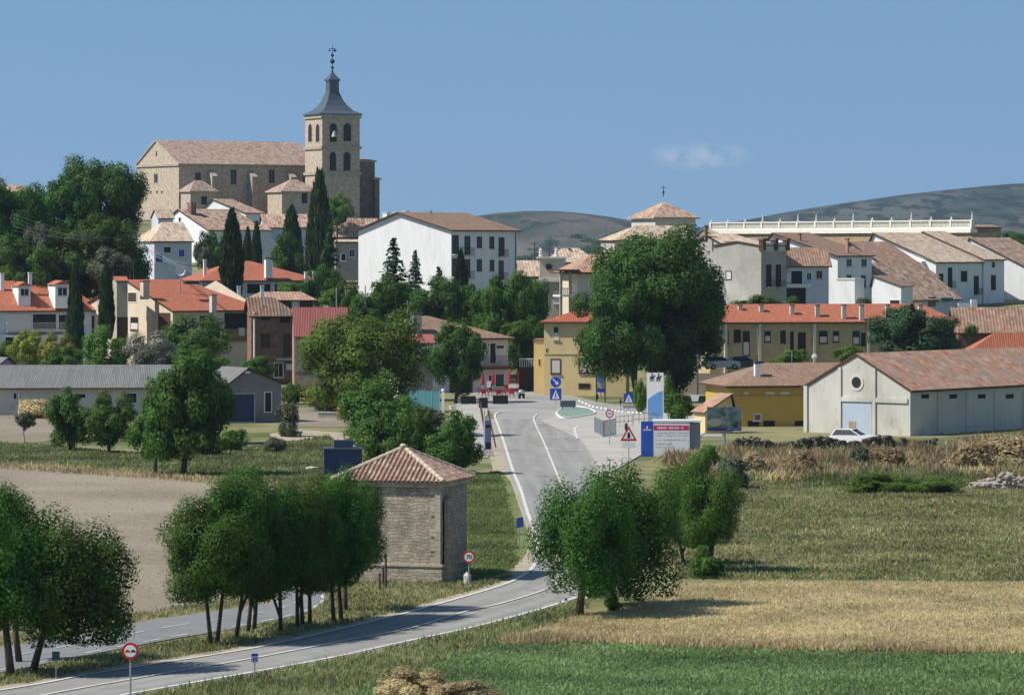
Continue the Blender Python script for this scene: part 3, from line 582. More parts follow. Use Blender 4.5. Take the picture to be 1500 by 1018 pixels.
blades('meadow_grass', [MEADOW], 34000, .2, .026, 'gmix', 4, .2, 5, .5, [rg], .6)
blades('meadow_grass', [MEADOW], 9000, .26, .04, 'ggreen', 4, .25, 6, .9, [rg], .6)
blades('meadow_grass', [MEADOW], 3000, .28, .022, 'gdry', 3, .2, 61, .9, [rg], .4)
blades('roadside_grass', [LV], 8000, .2, .03, 'gmix', 4, .14, 7, .5, [rg, PATHPOLY])
blades('roadside_grass', [LV], 5000, .2, .03, 'ggreen', 4, .14, 8, .8, [rg, PATHPOLY])
blades('lawn_grass', [GRASSY], 7000, .16, .03, 'ggreen', 4, .14, 9, .4, [rg])
blades('fallow_grass_blades', [BAND], 14000, .26, .045, 'ggreen', 4, .2, 10, .4)
blades('fallow_grass_blades', [BAND], 5000, .3, .045, 'gmix', 4, .2, 11, .8)
blades('field_edge_grass', [[(-60,676),(240,696),(420,712),(500,722),(500,728),(420,719),(240,703),(-60,683)]], 3500, .42, .05, 'gdry', 4, .2, 12, .4)
blades('field_edge_grass', [[(-60,940),(0,932),(150,908),(300,886),(400,866),(404,874),(340,890),(250,903),(160,918),(0,946),(-60,956)]], 3000, .26, .03, 'gmix', 4, .16, 13, .6, [PATHPOLY])
blades('field_edge_grass', [[(740,948),(735,938),(800,934),(900,938),(1050,946),(1250,952),(1560,957),(1560,962),(1250,957),(1000,951),(850,944)]], 4200, .4, .03, 'gdry', 3, .12, 14, .2)
blades('dry_grass', [[(-40,588),(20,590),(110,604),(120,620),(80,614),(30,608),(-40,606)]], 1600, .9, .06, 'gdry', 5, .25, 15, .5)
BANK = [(1000,690),(985,676),(1030,668),(1080,667),(1250,668),(1390,664),(1420,652),(1560,646),(1560,700),(1420,706),(1300,702),(1150,706),(1060,706)]
blades('dry_weeds', [BANK], 8000, .8, .05, 'gweed', 6, .25, 16, 0, None, .6, 22)
blades('dry_weeds', [BANK], 9000, .6, .05, 'gdry', 6, .3, 17, 0, None, .6, 14)
blades('dry_weeds', [BANK], 5000, .6, .05, 'gmix', 6, .3, 171, 0, None, .6, 16)
blades('green_weeds', [BANK, [(1180,690),(1260,684),(1400,700),(1420,716),(1200,716)]], 4500, .55, .06, 'ggreen', 6, .3, 18, 0, None, .6, 18)
rng = np.random.default_rng(5)
def clods():
    q = MB(); r = random.Random(4); g = gpoly(PLOUGH); xs = [a for a, b in g]; yy = [b for a, b in g]
    x = rng.uniform(min(xs), max(xs), 12000); y = rng.uniform(min(yy), max(yy), 12000); k = inpoly(x, y, g); x, y = x[k][:6500], y[k][:6500]
    for a, b in zip(x, y):
        s = r.uniform(.03, .085)*(1+.7*(r.random() < .08)); z = .015; t = r.random()*6.28; c, d = math.cos(t)*s, math.sin(t)*s
        q.face([(a+c, b+d, z), (a-d, b+c, z), (a-c*.3, b-d*.3, z+s*.6)]); q.face([(a-d, b+c, z), (a-c, b-d, z), (a-c*.3, b-d*.3, z+s*.6)]); q.face([(a-c, b-d, z), (a+d, b-c, z), (a-c*.3, b-d*.3, z+s*.6)]); q.face([(a+d, b-c, z), (a+c, b+d, z), (a-c*.3, b-d*.3, z+s*.6)])
    struct(q.build('soil_clods', M['plough'], recalc=False), 'stuff')
clods()

# ================================================================== CHURCH
H = House('house', 'low distant house with pale roof peeking over the trees at the left edge', 7.0, -20, -60, 52, 20, 300, 282); H.shell('offwhite', rise=1.6, below=6); H.roof('oldtile', .3, .2)
H = House('church', 'large sandstone church with long tiled nave and slate spired bell tower on the hilltop', 6.0, 262, 200, 470, 32, 325, 240, 'church')
H.shell('stone', apex=(229,207), below=6); H.roof('churchtile', .6, .3, .35, fascia='stone')
q = MB(); H.fbox(q, 'L', -.3, H.Ly+.3, .01, .35, H.h-.5, H.h-.05); H.fbox(q, 'R', -.3, H.Lx, .01, .35, H.h-.55, H.h-.12); H.part(q, 'cornice', 'quoin')
for x in (308, 366.5, 423.5):                                   # buttresses with sloping caps
    u, _ = H.at(x, 280, 'R'); q = MB(); q.box(u-.8, u+.8, -2.6, -.02, -5, H.top(258)); q.prism([(-2.6, H.top(258)), (-.02, H.top(258)), (-.02, H.top(249))], lambda a, b, k: (u-.8+1.6*k, a, b)); H.part(q, 'buttress', 'quoin')
for a in ((338,249,346,270), (394,249,402,268), (286,253,294,270), (444,252,450,266)): H.win('R', *a, frame='quoin', t=.25, sill=False)
a = H.win('L', 226, 255, 231, 268, frame='quoin', t=.3, sill=False)
for x in (220, 229, 236): H.win('L', x, 280, x+2, 283, 'dark', 'quoin', t=.1, sill=False, name='putlog_hole')
H.win('L', 228.5, 222, 230, 229, 'dark', 'quoin', t=.1, sill=False, name='vent')
ANN = []
def merge(A, H, pre):
    m = Matrix.Rotation(-H.a, 4, 'Z') @ Matrix.Translation(A.o-H.o) @ Matrix.Rotation(A.a, 4, 'Z')
    for c in list(A.root.children): c.parent = H.root; c.matrix_local = m; c.name = pre+'_'+c.name.split('.')[0]
    bpy.data.objects.remove(A.root)
def annex(name, px0, px1, pxl, ye, yb, dd, a, rise, mat, wall):
    A = House.__new__(House); h0 = House.__init__; h0(A, 'annex', 'x', F/(H.D+dd), px0, pxl, px1, a, yb, ye); r = A.root
    A.shell(wall, rise, hip=(A.Ly*.5, A.Ly*.5), below=4); A.roof(mat, .5, .25, fascia='stone')
    ANN.append((A, H, name))
    return A
A1 = annex('porch', 279, 317, 265, 279, 318, -6, 32, 2.2, 'churchtile', 'stone')
A1.win('R', 295, 288, 303, 300, 'dark', 'quoin', sill=False)
A2 = annex('sacristy', 413, 468, 392, 280, 318, -10, 28, 2.6, 'churchtile', 'stone'); A2.win('R', 442, 283, 450, 298, 'dark', 'quoin', sill=False)
T = annex('bell_tower', 472, 527, 447, 168, 325, -4, 25, 0, 'slate', 'stone')
for c in list(T.root.children):
    if c.name.startswith('roof'): bpy.data.objects.remove(c)
X, Y, h = T.Lx, T.Ly, T.h
for y in (168.5, 214, 251.5):
    z = T.top(y); q = MB(); q.box(-.35, X+.35, -.35, Y+.35, z-.75, z+.0); T.part(q, 'string_course', 'quoin')
def arch(x0, y0, x1, y1, face):
    ua, za = T.at(x0, y1, face); ub, zb = T.at(x1, y0, face); u0, u1 = sorted((ua, ub)); z0, z1 = min(za,zb), max(za,zb); r = (u1-u0)/2; c = (u0+u1)/2; zs = z1-r
    def ringpts(k): return [(u0-k, z0-k), (u1+k, z0-k)]+[(c+(r+k)*math.cos(t*math.pi/8), zs+(r+k)*math.sin(t*math.pi/8)) for t in range(9)]
    fn = lambda w0, w1: (lambda a, b, k: (a, -(w0+(w1-w0)*k), b) if face == 'R' else (-(w0+(w1-w0)*k), a, b))
    q = MB(); q.prism(ringpts(.28), fn(-.05, .06)); f = T.part(q, 'window', 'quoin'); q = MB(); q.prism(ringpts(0), fn(-.05, .09)); T.part(q, 'opening', 'dark', f); return c, z0, z1
for a in ((483,181,493,208,'R'), (503,181,514,207,'R'), (483,223,492,250,'R'), (503,223,513,250,'R'), (452,182,457,208,'L'), (463,182,468,208,'L')):
    c, z0, z1 = arch(*a)
    if a[0] == 483 and a[1] == 181:
        q = MB(); q.lathe([(.75, 0), (.68, .25), (.5, .9), (.42, 1.3), (.15, 1.5)], 14, (c, -.75, z0+1.2)); T.part(q, 'bell', 'galv')
        q = MB(); q.box(c-.8, c+.8, -.85, -.6, z0+2.7, z0+3.1); T.part(q, 'bell_yoke', 'iron')
cx, cy = X/2, Y/2; s2 = math.sqrt(2)
prof = [(X/2+.7, 0), (X/2+.72, .25), (X*.40, 1.1), (X*.29, 2.3), (X*.21, 3.6), (1.45, 5.2), (1.25, 5.9), (1.22, 8.3), (1.5, 8.4), (1.5, 8.75), (1.15, 9.2), (.75, 9.7), (.28, 10.4), (.12, 11.2)]
z = T.top(168)+.02; q = MB(); q.lathe([(r*s2, zz) for r, zz in prof], 4, (cx, cy, z), rot=math.pi/4); T.part(q, 'spire', 'slate')
q = MB(); q.tube((cx,cy,z+10.8), (cx,cy,z+17.2), .1, .06, 8)
for zz, r in ((11.7, .42), (13.2, .62), (14.7, .45)): q.lathe([(.06, -r), (r*.7, -r*.7), (r, 0), (r*.7, r*.7), (.06, r)], 10, (cx, cy, z+zz))
q.box(cx-.9, cx+.9, cy-.05, cy+.05, z+16.2, z+16.36); q.box(cx+.3, cx+1.0, cy-.04, cy+.04, z+15.6, z+16.1); q.box(cx-1.0, cx-.5, cy-.04, cy+.04, z+15.7, z+16.0); T.part(q, 'weathervane', 'iron')
A3 = annex('apse', 527, 549, 500, 237, 325, 8, 20, 1.0, 'churchtile', 'darkstone'); A4 = annex('apse_buttress', 549, 556, 520, 263, 325, 8, 20, .8, 'churchtile', 'darkstone')

for a in ANN: merge(*a)
# ================================================================== LEFT AND MIDDLE HOUSES
H = House('white_house', 'tall white gabled house with small gable windows below the church facade', 8.4, 306, 228, 385, 42, 372, 338); H.shell('white', apex=(262,308), below=4); H.roof('oldtile', .3, .2); H.win('L', 262, 319, 265, 325, 'dark', sill=False); H.win('L', 273, 343, 276, 348, 'dark', sill=False); H.win('R', 330, 350, 336, 360)
H.chim(281, 297, 316, 9, 6, 'brick', 'brick')
H = House('white_house', 'white house with a bright long wall, tucked right under the church buttresses', 7.6, 360, 292, 386, 52, 342, 313); H.shell('white', apex=(312,293), below=5); H.roof('oldtile', .3, .2); H.win('R', 368, 325, 374, 334, 'dark')
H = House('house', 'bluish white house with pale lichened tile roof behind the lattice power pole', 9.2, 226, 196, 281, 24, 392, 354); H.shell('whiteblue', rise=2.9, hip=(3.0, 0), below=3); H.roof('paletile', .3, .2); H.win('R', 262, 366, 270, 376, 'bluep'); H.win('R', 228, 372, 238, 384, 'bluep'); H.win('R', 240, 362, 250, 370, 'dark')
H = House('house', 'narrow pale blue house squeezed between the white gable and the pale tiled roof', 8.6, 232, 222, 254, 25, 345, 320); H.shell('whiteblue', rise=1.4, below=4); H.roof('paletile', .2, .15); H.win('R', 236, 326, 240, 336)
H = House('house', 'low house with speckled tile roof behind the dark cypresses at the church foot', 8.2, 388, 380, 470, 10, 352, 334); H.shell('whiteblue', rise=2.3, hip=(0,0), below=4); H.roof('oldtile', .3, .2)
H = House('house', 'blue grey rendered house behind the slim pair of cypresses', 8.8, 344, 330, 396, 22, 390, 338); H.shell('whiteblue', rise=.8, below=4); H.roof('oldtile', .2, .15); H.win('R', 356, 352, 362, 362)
H = House('house', 'stone house with broad old tile roof between church apse and white apartment block', 8.0, 470, 462, 556, 12, 366, 347); H.shell('offwhite', rise=3.2, below=5); H.roof('oldtile', .3, .2)
H = House('house', 'low pale house with white parapet left of the white apartment block', 9.2, 492, 486, 527, 14, 400, 356); H.shell('grey', rise=.3, below=5); H.roof('paletile', .2, .2); H.win('R', 500, 372, 506, 382, 'dark'); H.win('R', 512, 366, 519, 376)
# white apartment block
H = House('apartment_block', 'big white apartment block with blank sunlit gable and brown tiled roof', 10.0, 661, 525, 757, 55, 425, 338, 'apartment block')
H.shell('white', apex=(584,313), below=6); H.roof('brown', .5, .2, .5)
for a in ((663,346,671,371,1), (681,347,688,372,1), (699,348,705,362,0), (717.5,348,723,363,0), (731,349,738,374,1), (663,380,671,404,1), (681,381,688,406,1), (699,381,705,396,0), (718,382,723,396,0), (731,383,737,408,1)): H.win('R', *a[:4], frame='iron', bal=bool(a[4]), sill=not a[4])
H.chim(566, 311, 318, 8, 8, 'white', 'white'); H.chim(580, 311, 316, 6, 10, 'white', 'white'); H.chim(594, 309, 314, 7, 12, 'white', 'white')
q = MB(); p = H.loc(P(631, 316, H.D+10)); q.tube(p, p+Vector((0,0,.9)), .12, .1, 8); q.tube(p+Vector((-.4,0,.55)), p+Vector((.4,0,.55)), .06, .06, 6); H.part(q, 'roof_vent', 'galv', H.rf)
u0, z0 = H.at(748, 420, 'R'); q = MB(); q.tube((H.Lx-.4, -.1, -3), (H.Lx-.4, -.1, H.h-.2), .06); H.part(q, 'downpipe', 'iron')
# house with dormers, far left
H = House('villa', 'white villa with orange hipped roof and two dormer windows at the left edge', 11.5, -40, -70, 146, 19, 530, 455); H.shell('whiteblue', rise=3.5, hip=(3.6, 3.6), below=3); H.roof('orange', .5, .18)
def dormer(x0, x1, y0, y1, xl):
    q = MB(); a = H.loc(P(x0, y1, H.D+2.6)); b = H.loc(P(x1, y1, H.D+2.6)); zt = a.z+(y1-y0)/H.sc; y = a.y
    q.box(a.x, b.x, y, y+4.5, a.z-1.2, zt); d = H.part(q, 'dormer', 'white')
    q = MB(); m = (a.x+b.x)/2; w = b.x-a.x; q.prism([(a.x-.25, zt), (b.x+.25, zt), (m, zt+.55)], lambda u, v, k: (u, y-.3+4.6*k, v)); q.build('dormer_roof', M['orange'], d)
    q = MB(); q.box(a.x+w*.14, b.x-w*.14, y-.06, y, a.z+.25, zt-.2); e = q.build('window', M['whiteblue'], d); q = MB()
    for i in (.2, .53): q.box(a.x+w*i, a.x+w*(i+.27), y-.09, y-.05, a.z+.45, zt-.4)
    q.build('pane', M['glass'], d)
dormer(27, 46, 419, 438, 8); dormer(81, 103, 417, 438, 61)
H.chim(3, 400, 415, 5, 6, 'white', 'white'); H.chim(44, 399, 412, 5, 6, 'white', 'white')
H.win('R', 48, 460, 82, 482, 'dark', t=.1); H.win('R', 10, 462, 42, 482, 'blind'); H.win('R', 86, 461, 99, 483, 'dark'); H.win('R', 134, 462, 145, 490, 'dark', sill=False, name='door')
H.balcony('R', H.at(8,484,'R')[0], H.at(100,484,'R')[0], H.at(50,484,'R')[1], dep=1.2, mat='framew')
q = MB(); H.fbox(q, 'R', H.at(-30,490,'R')[0], H.at(128,490,'R')[0], .03, 1.3, 0, H.at(50,488,'R')[1]-.2); H.part(q, 'porch', 'whiteblue')
H.win('R', 8, 494, 30, 518, 'dark', off=-1.3, sill=False, name='door')
# cream house with long orange roof
H = House('villa', 'cream villa with sunlit gable and long orange roof with two chimneys', 11.8, 253, 118, 385, 34, 522, 456); H.shell('cream', apex=(186,412), below=3); H.hip = (0, 5.0); H.roof('orange', .5, .18, .25)
H.win('L', 188, 429, 200, 442, 'brownwood', 'framew', sill=False, name='shutter'); H.win('L', 192, 466, 202, 482, 'half', 'brownwood', lo=0); H.win('L', 233, 460, 249, 492, 'brownwood', 'brownwood', sill=False, name='door')
H.win('R', 292, 462, 312, 478, 'dark', sill=False); H.win('R', 328, 458, 366, 482, 'dark', 'cream', sill=False, name='loggia'); H.slab('R', 330, 481, 364, 500, 'brick', 'parapet', .25); H.slab('R', 348, 480, 357, 492, 'blind', 'cloth', .3)
H.slab('R', 310, 457, 326, 512, 'cream', 'pillar', .45)
H.chim(212, 411, 427, 10, 3, 'cream', 'brick'); H.chim(312, 431, 446, 8, 1.5, 'offwhite', 'brick')
q = MB(); p = H.loc(P(280, 415, H.D+6)); q.box(p.x-.9, p.x+.9, p.y-.4, p.y+.4, p.z-.1, p.z+.25); H.part(q, 'skylight', 'glass', H.rf)
q = MB(); q.tube((H.Lx-1.2, -.35, 0), (H.Lx-1.2, -.35, H.h-.2), .11); H.part(q, 'downpipe', 'framew')
H2 = House('stair_tower', 'x', 11.9, 171, 164, 187, 10, 522, 413); H2.shell('beige', rise=.5, below=3); H2.roof('orange', .15, .12); 
H2.win('R', 173, 466, 186, 496, 'brownwood', 'brownwood', sill=False, name='shutter'); merge(H2, H, 'stair')
H = House('house', 'small cream gable between the two front cypresses beside the cream villa', 11.2, 170, 134, 186, 40, 480, 436); H.shell('paleyellow', apex=(151,425), below=4); H.roof('redold', .25, .15)
# orange hip roof behind
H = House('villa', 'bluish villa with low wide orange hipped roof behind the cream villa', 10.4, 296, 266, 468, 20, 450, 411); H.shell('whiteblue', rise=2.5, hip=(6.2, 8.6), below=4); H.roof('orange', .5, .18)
H.chim(393, 377, 397, 10, 3.2, 'white', 'brick'); H.chim(300, 380, 400, 4, 3, 'white', 'white'); H.chim(448, 398, 404, 4, 4, 'white', 'white'); H.chim(460, 398, 405, 4, 4, 'white', 'white')
H.win('R', 362, 416, 396, 430, 'dark', 'whiteblue', sill=False, name='loggia'); H.win('R', 450, 417, 461, 432, 'glass'); H.win('R', 402, 416, 414, 430, 'glass')
# red brown brick building
H = House('brick_house', 'red brown brick house with small square windows right of the cream villa', 12.0, 368, 362, 436, 20, 548, 457); H.shell('brick', rise=1.6, hip=(0, 3.0), below=3); H.roof('redold', .4, .16)
for a in ((383,458,395,468), (411,457,424,472)): H.win('R', *a, style='dark', frame='brownwood', sill=False)
H.win('R', 383, 490, 394, 508, 'brownwood', 'brownwood', name='shutter'); H.win('R', 416, 491, 427, 520, 'brownwood', 'brownwood', sill=False, name='shutter'); H.slab('R', 404, 524, 434, 528, 'concrete', 'ledge', .3)
H.win('R', 402, 532, 414, 552, 'glass', 'framew'); H.slab('R', 419, 533, 427, 542, 'framew', 'air_conditioner', .4); q = MB(); q.tube((.35, -.15, 0), (.35, -.15, H.h), .12); H.part(q, 'downpipe', 'framew')
H = House('house', 'low white house with flat reddish roof strips above the brick house', 11.4, 372, 364, 459, 10, 480, 440); H.shell('white', rise=.9, hip=(1.2, 1.2), below=3); H.roof('redold', .5, .14); H.win('R', 411, 443, 426, 470, 'brownwood', 'brownwood', sill=False, name='door'); H.win('R', 380, 442, 408, 448, 'dark', sill=False); H.win('R', 440, 442, 457, 470, 'brownwood', 'brownwood', sill=False, name='door')
H.chim(384, 418, 432, 5, 0, 'white', 'white'); H.chim(350, 419, 432, 5, 1, 'white', 'white')
H = House('stone_house', 'rubble stone house with bright red corrugated roof beside the brick house', 12.3, 431, 428, 510, 7, 562, 489); H.shell('tan', rise=3.0, below=3, hip=(0,0)); H.roof('redmetal', .3, .1, .1); H.slab('R', 432, 526, 470, 545, 'rubble', 'stone_patch', .05)
q = MB(); q.box(H.Lx-.2, H.Lx+.25, -.3, 4.2, H.h-.1, H.h+2.9); H.part(q, 'side_trim', 'framew') if 0 else None
# bar
H = House('bar_building', 'white bar building with broad brown hipped roof behind the red parasols', 12.7, 592, 585, 744, 20, 578, 495, 'bar'); H.setLy(9.5); H.shell('whiteblue', rise=2.2, hip=(2.6, 8.2), below=2); H.roof('brown', .7, .2)
for a in ((707,505,713,520,'half'), (718,503,726,532,'dark'), (727,506,738,516,'half')): H.win('R', *a[:4], style=a[4], sill=False)
H.balcony('R', H.at(703,534,'R')[0], H.at(741,534,'R')[0], H.at(720,534,'R')[1], dep=1.0); H.slab('R', 690, 535, 745, 541, 'brownwood', 'canopy', 1.8); H.win('R', 716, 550, 723, 572, 'dark', sill=False, name='door'); H.win('R', 726, 548, 738, 566, 'navy', sill=False); H.win('R', 660, 550, 690, 574, 'dark', 'brownwood', sill=False, name='door')
H.chim(610, 458, 480, 13, 1.6, 'concrete', 'slate'); q = MB(); p = H.loc(P(597, 478, H.D+3)); q.tube(p, p+Vector((0,0,3.0)), .05); q.tube(p+Vector((-.5,0,2.6)), p+Vector((.5,0,2.6)), .03); H.part(q, 'antenna', 'galv', H.rf)
H = House('lean_to', 'small red tiled lean-to left of the brown roofed bar', 13.4, 586, 575, 634, 14, 575, 503, 'lean-to'); H.slab('R', 613, 508, 632, 524, 'white', 'white_panel', .5); H.shell('grey', rise=.8, below=1); H.roof('redmetal', .3, .12)  # white slab paints the sunlit bit of wall onto the grey shell
# long grey shed and garage
H = House('farm_shed', 'long low white shed with grey fibre cement roof beside the fallow field', 14.6, -30, -60, 250, 5, 606, 570, 'shed'); H.shell('offwhite', rise=1.7, below=1, rp=.5); H.hip = (0,0); H.roof('fibro', .5, .14, .4)
H.win('R', 20, 576, 24, 584, 'dark'); H.win('R', 100, 577, 125, 583, 'dark', sill=False); H.win('R', 186, 576, 200, 590, 'dark', sill=False); q = MB(); q.tube((H.at(28,575,'R')[0], -.2, 0), (H.at(28,575,'R')[0], -.2, H.h-.15), .09); H.part(q, 'downpipe', 'framew')
H = House('garage', 'grey garage with faded navy blue door in its shaded gable', 15.3, 334, 300, 412, 30, 622, 563, 'garage'); H.shell('darkgrey', apex=(362,541), axis='y', below=1); H.roof('fibro', .35, .14, .3)
H.win('R', 338, 577, 372, 618, 'navy', 'concrete', sill=False, name='door'); H.win('R', 388, 575, 397, 603, 'dark', sill=False); q = MB(); p = H.at(361, 545, 'R'); H.fbox(q, 'R', p[0]-.25, p[0]+.25, .02, .3, p[1]-.15, p[1]+.1); H.part(q, 'lamp', 'framew')
H = House('shed', 'dark grey shed roof corner at the left edge above the long shed', 13.4, -10, -60, 30, 30, 560, 542, 'shed'); H.shell('grey', rise=1.2, axis='y', below=1); H.roof('fibro', .3, .14)
# ================================================================== CENTRE AND RIGHT HOUSES
H = House('yellow_house', 'two storey yellow house with red hipped roof at the road junction', 12.9, 797, None, 884, -8, 577, 472); H.setLy(9); H.shell('yellow', rise=1.35, hip=(4.2, 1.2), below=1.5); H.roof('red', .55, .2)
H.win('R', 811, 479, 818, 497, 'half', 'yellow', lo=-.02); H.win('R', 808, 527, 820, 546, 'blind', 'brownwood'); H.win('R', 849, 527, 868, 545, 'blind', 'brownwood'); H.win('R', 849, 563, 863, 568, 'dark', 'brownwood', sill=False, name='vent'); H.win('R', 800, 510, 802, 519, 'dark', 'yellow', sill=False)
q = MB(); H.fbox(q, 'R', 0, H.Lx, .01, .07, H.at(820,518,'R')[1]-.08, H.at(820,518,'R')[1]+.08); H.part(q, 'string_course', 'yellow')
H = House('yellow_annex', 'low yellow side wing with flat top left of the yellow house', 12.8, 782, None, 797, -4, 562, 500, 'annex'); H.setLy(6); H.shell('paleyellow', below=2.5); H.flatroof('brick'); H.win('R', 789, 526, 791, 535, 'dark', 'paleyellow', sill=False)
H = House('yellow_annex', 'low orange yellow wing under the big walnut crown, right of the yellow house', 13.0, 885, None, 917, -6, 581, 536, 'annex'); H.setLy(5); H.shell('yellow', below=1.5); H.flatroof('concrete')
H = House('wall', 'white balustrade and dark retaining wall between bar and yellow house', 12.5, 760, None, 783, 0, 560, 538, 'wall'); H.setLy(.4); H.shell('brownwood', below=2); q = MB()
for i in range(7): u = H.Lx*(i+.5)/7; q.box(u-.06, u+.06, .1, .2, H.h, H.h+.9)
q.box(0, H.Lx, .08, .22, H.h+.9, H.h+1.05); H.part(q, 'balustrade', 'terr')
# mansion with pinnacles
H = House('mansion', 'pale mansion with round window, twin white pinnacles and corner balcony above the yellow house', 10.6, 790, 780, 829, 4, 470, 413); H.shell('beige', below=4); H.flatroof('quoin', .2)
z = H.top(379); q = MB(); q.box(0, H.Lx*.98, -.2, .5, H.h+.21, z); H.part(q, 'parapet', 'cream'); q = MB(); q.box(-.3, H.Lx+.1, -.45, .7, z, z+.25); q.box(-.3, H.Lx+.1, -.45, -.21, H.h, H.h+.35); H.part(q, 'cornice', 'terr')
c = H.at(804, 391, 'R'); q = MB(); q.prism([(c[0]+.55*math.cos(t*.524), c[1]+.55*math.sin(t*.524)) for t in range(12)], lambda a, b, k: (a, -.26+.04*k, b)); w = H.part(q, 'round_window', 'quoin'); q = MB(); q.prism([(c[0]+.42*math.cos(t*.524), c[1]+.42*math.sin(t*.524)) for t in range(12)], lambda a, b, k: (a, -.29+.04*k, b)); H.part(q, 'pane', 'glass', w)
for x in (792, 815): u = H.at(x, 375, 'R')[0]; q = MB(); q.lathe([(.25, 0), (.3, .15), (.18, .3), (.26, .55), (.2, .75), (.28, .95), (.1, 1.1), (.12, 1.3)], 10, (u, .1, z+.25)); H.part(q, 'pinnacle', 'terr')
H.win('R', 795, 428, 803, 452, 'dark', 'beige', sill=False); H.win('R', 812, 428, 820, 444, 'blind')
H = House('mansion_wing', 'pale wing with speckled tile roof and columned corner balcony, beside the big walnut', 11.0, 846, 822, 905, 18, 470, 396); H.shell('cream', rise=1.9, hip=(3.0, 1.0), below=3); H.roof('redold', .9, .22)
H.win('R', 862, 404, 872, 419, 'blind', 'framew'); q = MB(); zb = H.top(432); q.box(-2.6, 0-.02, -.4, 2.6, zb-.25, zb); b = H.part(q, 'balcony', 'terr'); q = MB()
for x, y in ((-2.4, -.2), (-1.1, -.2)): q.box(x-.16, x+.16, y-.16, y+.16, -3, H.h-.1)
H.part(q, 'column', 'quoin'); q = MB()
for i in range(9): q.box(-2.3+i*.26, -2.2+i*.26, -.3, -.2, zb, zb+.8)
q.box(-2.4, -.1, -.32, -.18, zb+.8, zb+.92); q.build('railing', M['terr'], b); q = MB(); q.box(-3, .0, -.9, 3.5, H.h-.1, H.h+.1); H.part(q, 'eave_soffit', 'brownwood')
q = MB(); H.fbox(q, 'R', -.1, H.Lx, .02, .3, H.top(436), H.top(432)); H.part(q, 'string_course', 'terr')
H = House('house', 'low speckled roof between the white apartment block and the pinnacled mansion', 9.6, 764, 754, 792, 10, 432, 405); H.shell('beige', rise=2.2, below=4); H.roof('paletile', .3, .2)
H = House('house', 'house with mottled red tile roof behind the mansion parapet', 9.2, 812, 800, 872, 12, 420, 384); H.shell('cream', rise=2.0, hip=(2,2), below=4); H.roof('paletile', .4, .2); H.chim(834, 364, 374, 4, 3, 'white', 'brick')
# domed church
H = House('church', 'square stone church crossing tower with low red pyramid roof and iron cross', 7.2, 960, 925, 1019, 24, 372, 318, 'church'); H.shell('offwhite', rise=2.9, hip=(9,9), below=8); H.roof('oldtile', .7, .3, fascia='quoin')
for a in ((974,332,982,344), (1000,331,1008,344)): H.win('R', *a, style='dark', frame='quoin', sill=False)
for x in (937, 947): H.win('L', x, 331, x+4, 338, 'dark', 'quoin', sill=False)
q = MB(); c = Vector((H.Lx/2, H.Ly/2, H.h+4.2)); q.tube(c, c+Vector((0,0,2.4)), .1, .05, 8); q.lathe([(.05,-.35),(.3,0),(.05,.35)], 10, c+Vector((0,0,.9))); q.tube(c+Vector((-.6,0,1.9)), c+Vector((.6,0,1.9)), .05, .05, 6); H.part(q, 'cross', 'iron', H.rf)
H = House('church_nave', 'low pale church nave roof rising to the crossing tower behind the walnut', 7.6, 900, 880, 1012, 20, 390, 352, 'church'); H.shell('offwhite', rise=2.6, hip=(6, 0), below=6); H.roof('paletile', .4, .25)
q = MB(); p = H.loc(P(1008, 345, H.D+1)); q.box(p.x-.3, p.x+.3, p.y-.3, p.y+.3, p.z-6, p.z+1.2); H.part(q, 'pillar', 'quoin')
# grey house
H = House('grey_house', 'tall grey cement house with one small white window and two balconies on its shaded side', 10.2, 1115, 1046, 1152, 48, 452, 361); H.shell('grey', rise=.6, below=3); H.roof('paletile', .25, .16)
H.win('L', 1064, 398, 1071, 409, 'blind', 'iron', sill=False); H.slab('L', 1056, 352, 1089, 361, 'dark', 'attic_opening', .1) if 0 else None
H.win('R', 1123, 389, 1129, 419, 'dark', 'iron', bal=True); H.win('R', 1137, 389, 1143, 419, 'dark', 'iron', bal=True)
for x in (1116, 1134, 1151): u = H.at(x, 370, 'R')[0]; q = MB(); q.box(u-.35, u+.35, -.5, .3, H.h-.6, H.h+.9); q.box(u-.45, u+.45, -.6, .4, H.h+.9, H.h+1.2, 1); H.part(q, 'roof_pier', ('brownwood', 'brick'))
q = MB(); q.box(0, H.Lx, -.25, -.02, H.h-.75, H.h+.55); H.part(q, 'parapet', 'offwhite')
H = House('grey_house', 'grey upper house with tiled eave and small dark attic openings behind the walnut', 9.7, 1057, 1020, 1112, 28, 440, 357); H.shell('grey', rise=1.2, hip=(0, 2), below=4); H.roof('paletile', .4, .2); H.chim(1034, 330, 345, 4, 2, 'brick', 'brick')
for x in (1061, 1070, 1080): H.win('R', x, 355, x+6, 360, 'dark', 'grey', sill=False)
H = House('grey_gable', 'plain grey cement gable wall with a tiny window next to the crossing tower', 9.5, 1054, 1017, 1066, 55, 430, 350); H.shell('grey', apex=(1030,338), below=4); H.roof('paletile', .1, .15); H.win('L', 1033, 347, 1035, 351, 'dark', 'grey', sill=False)
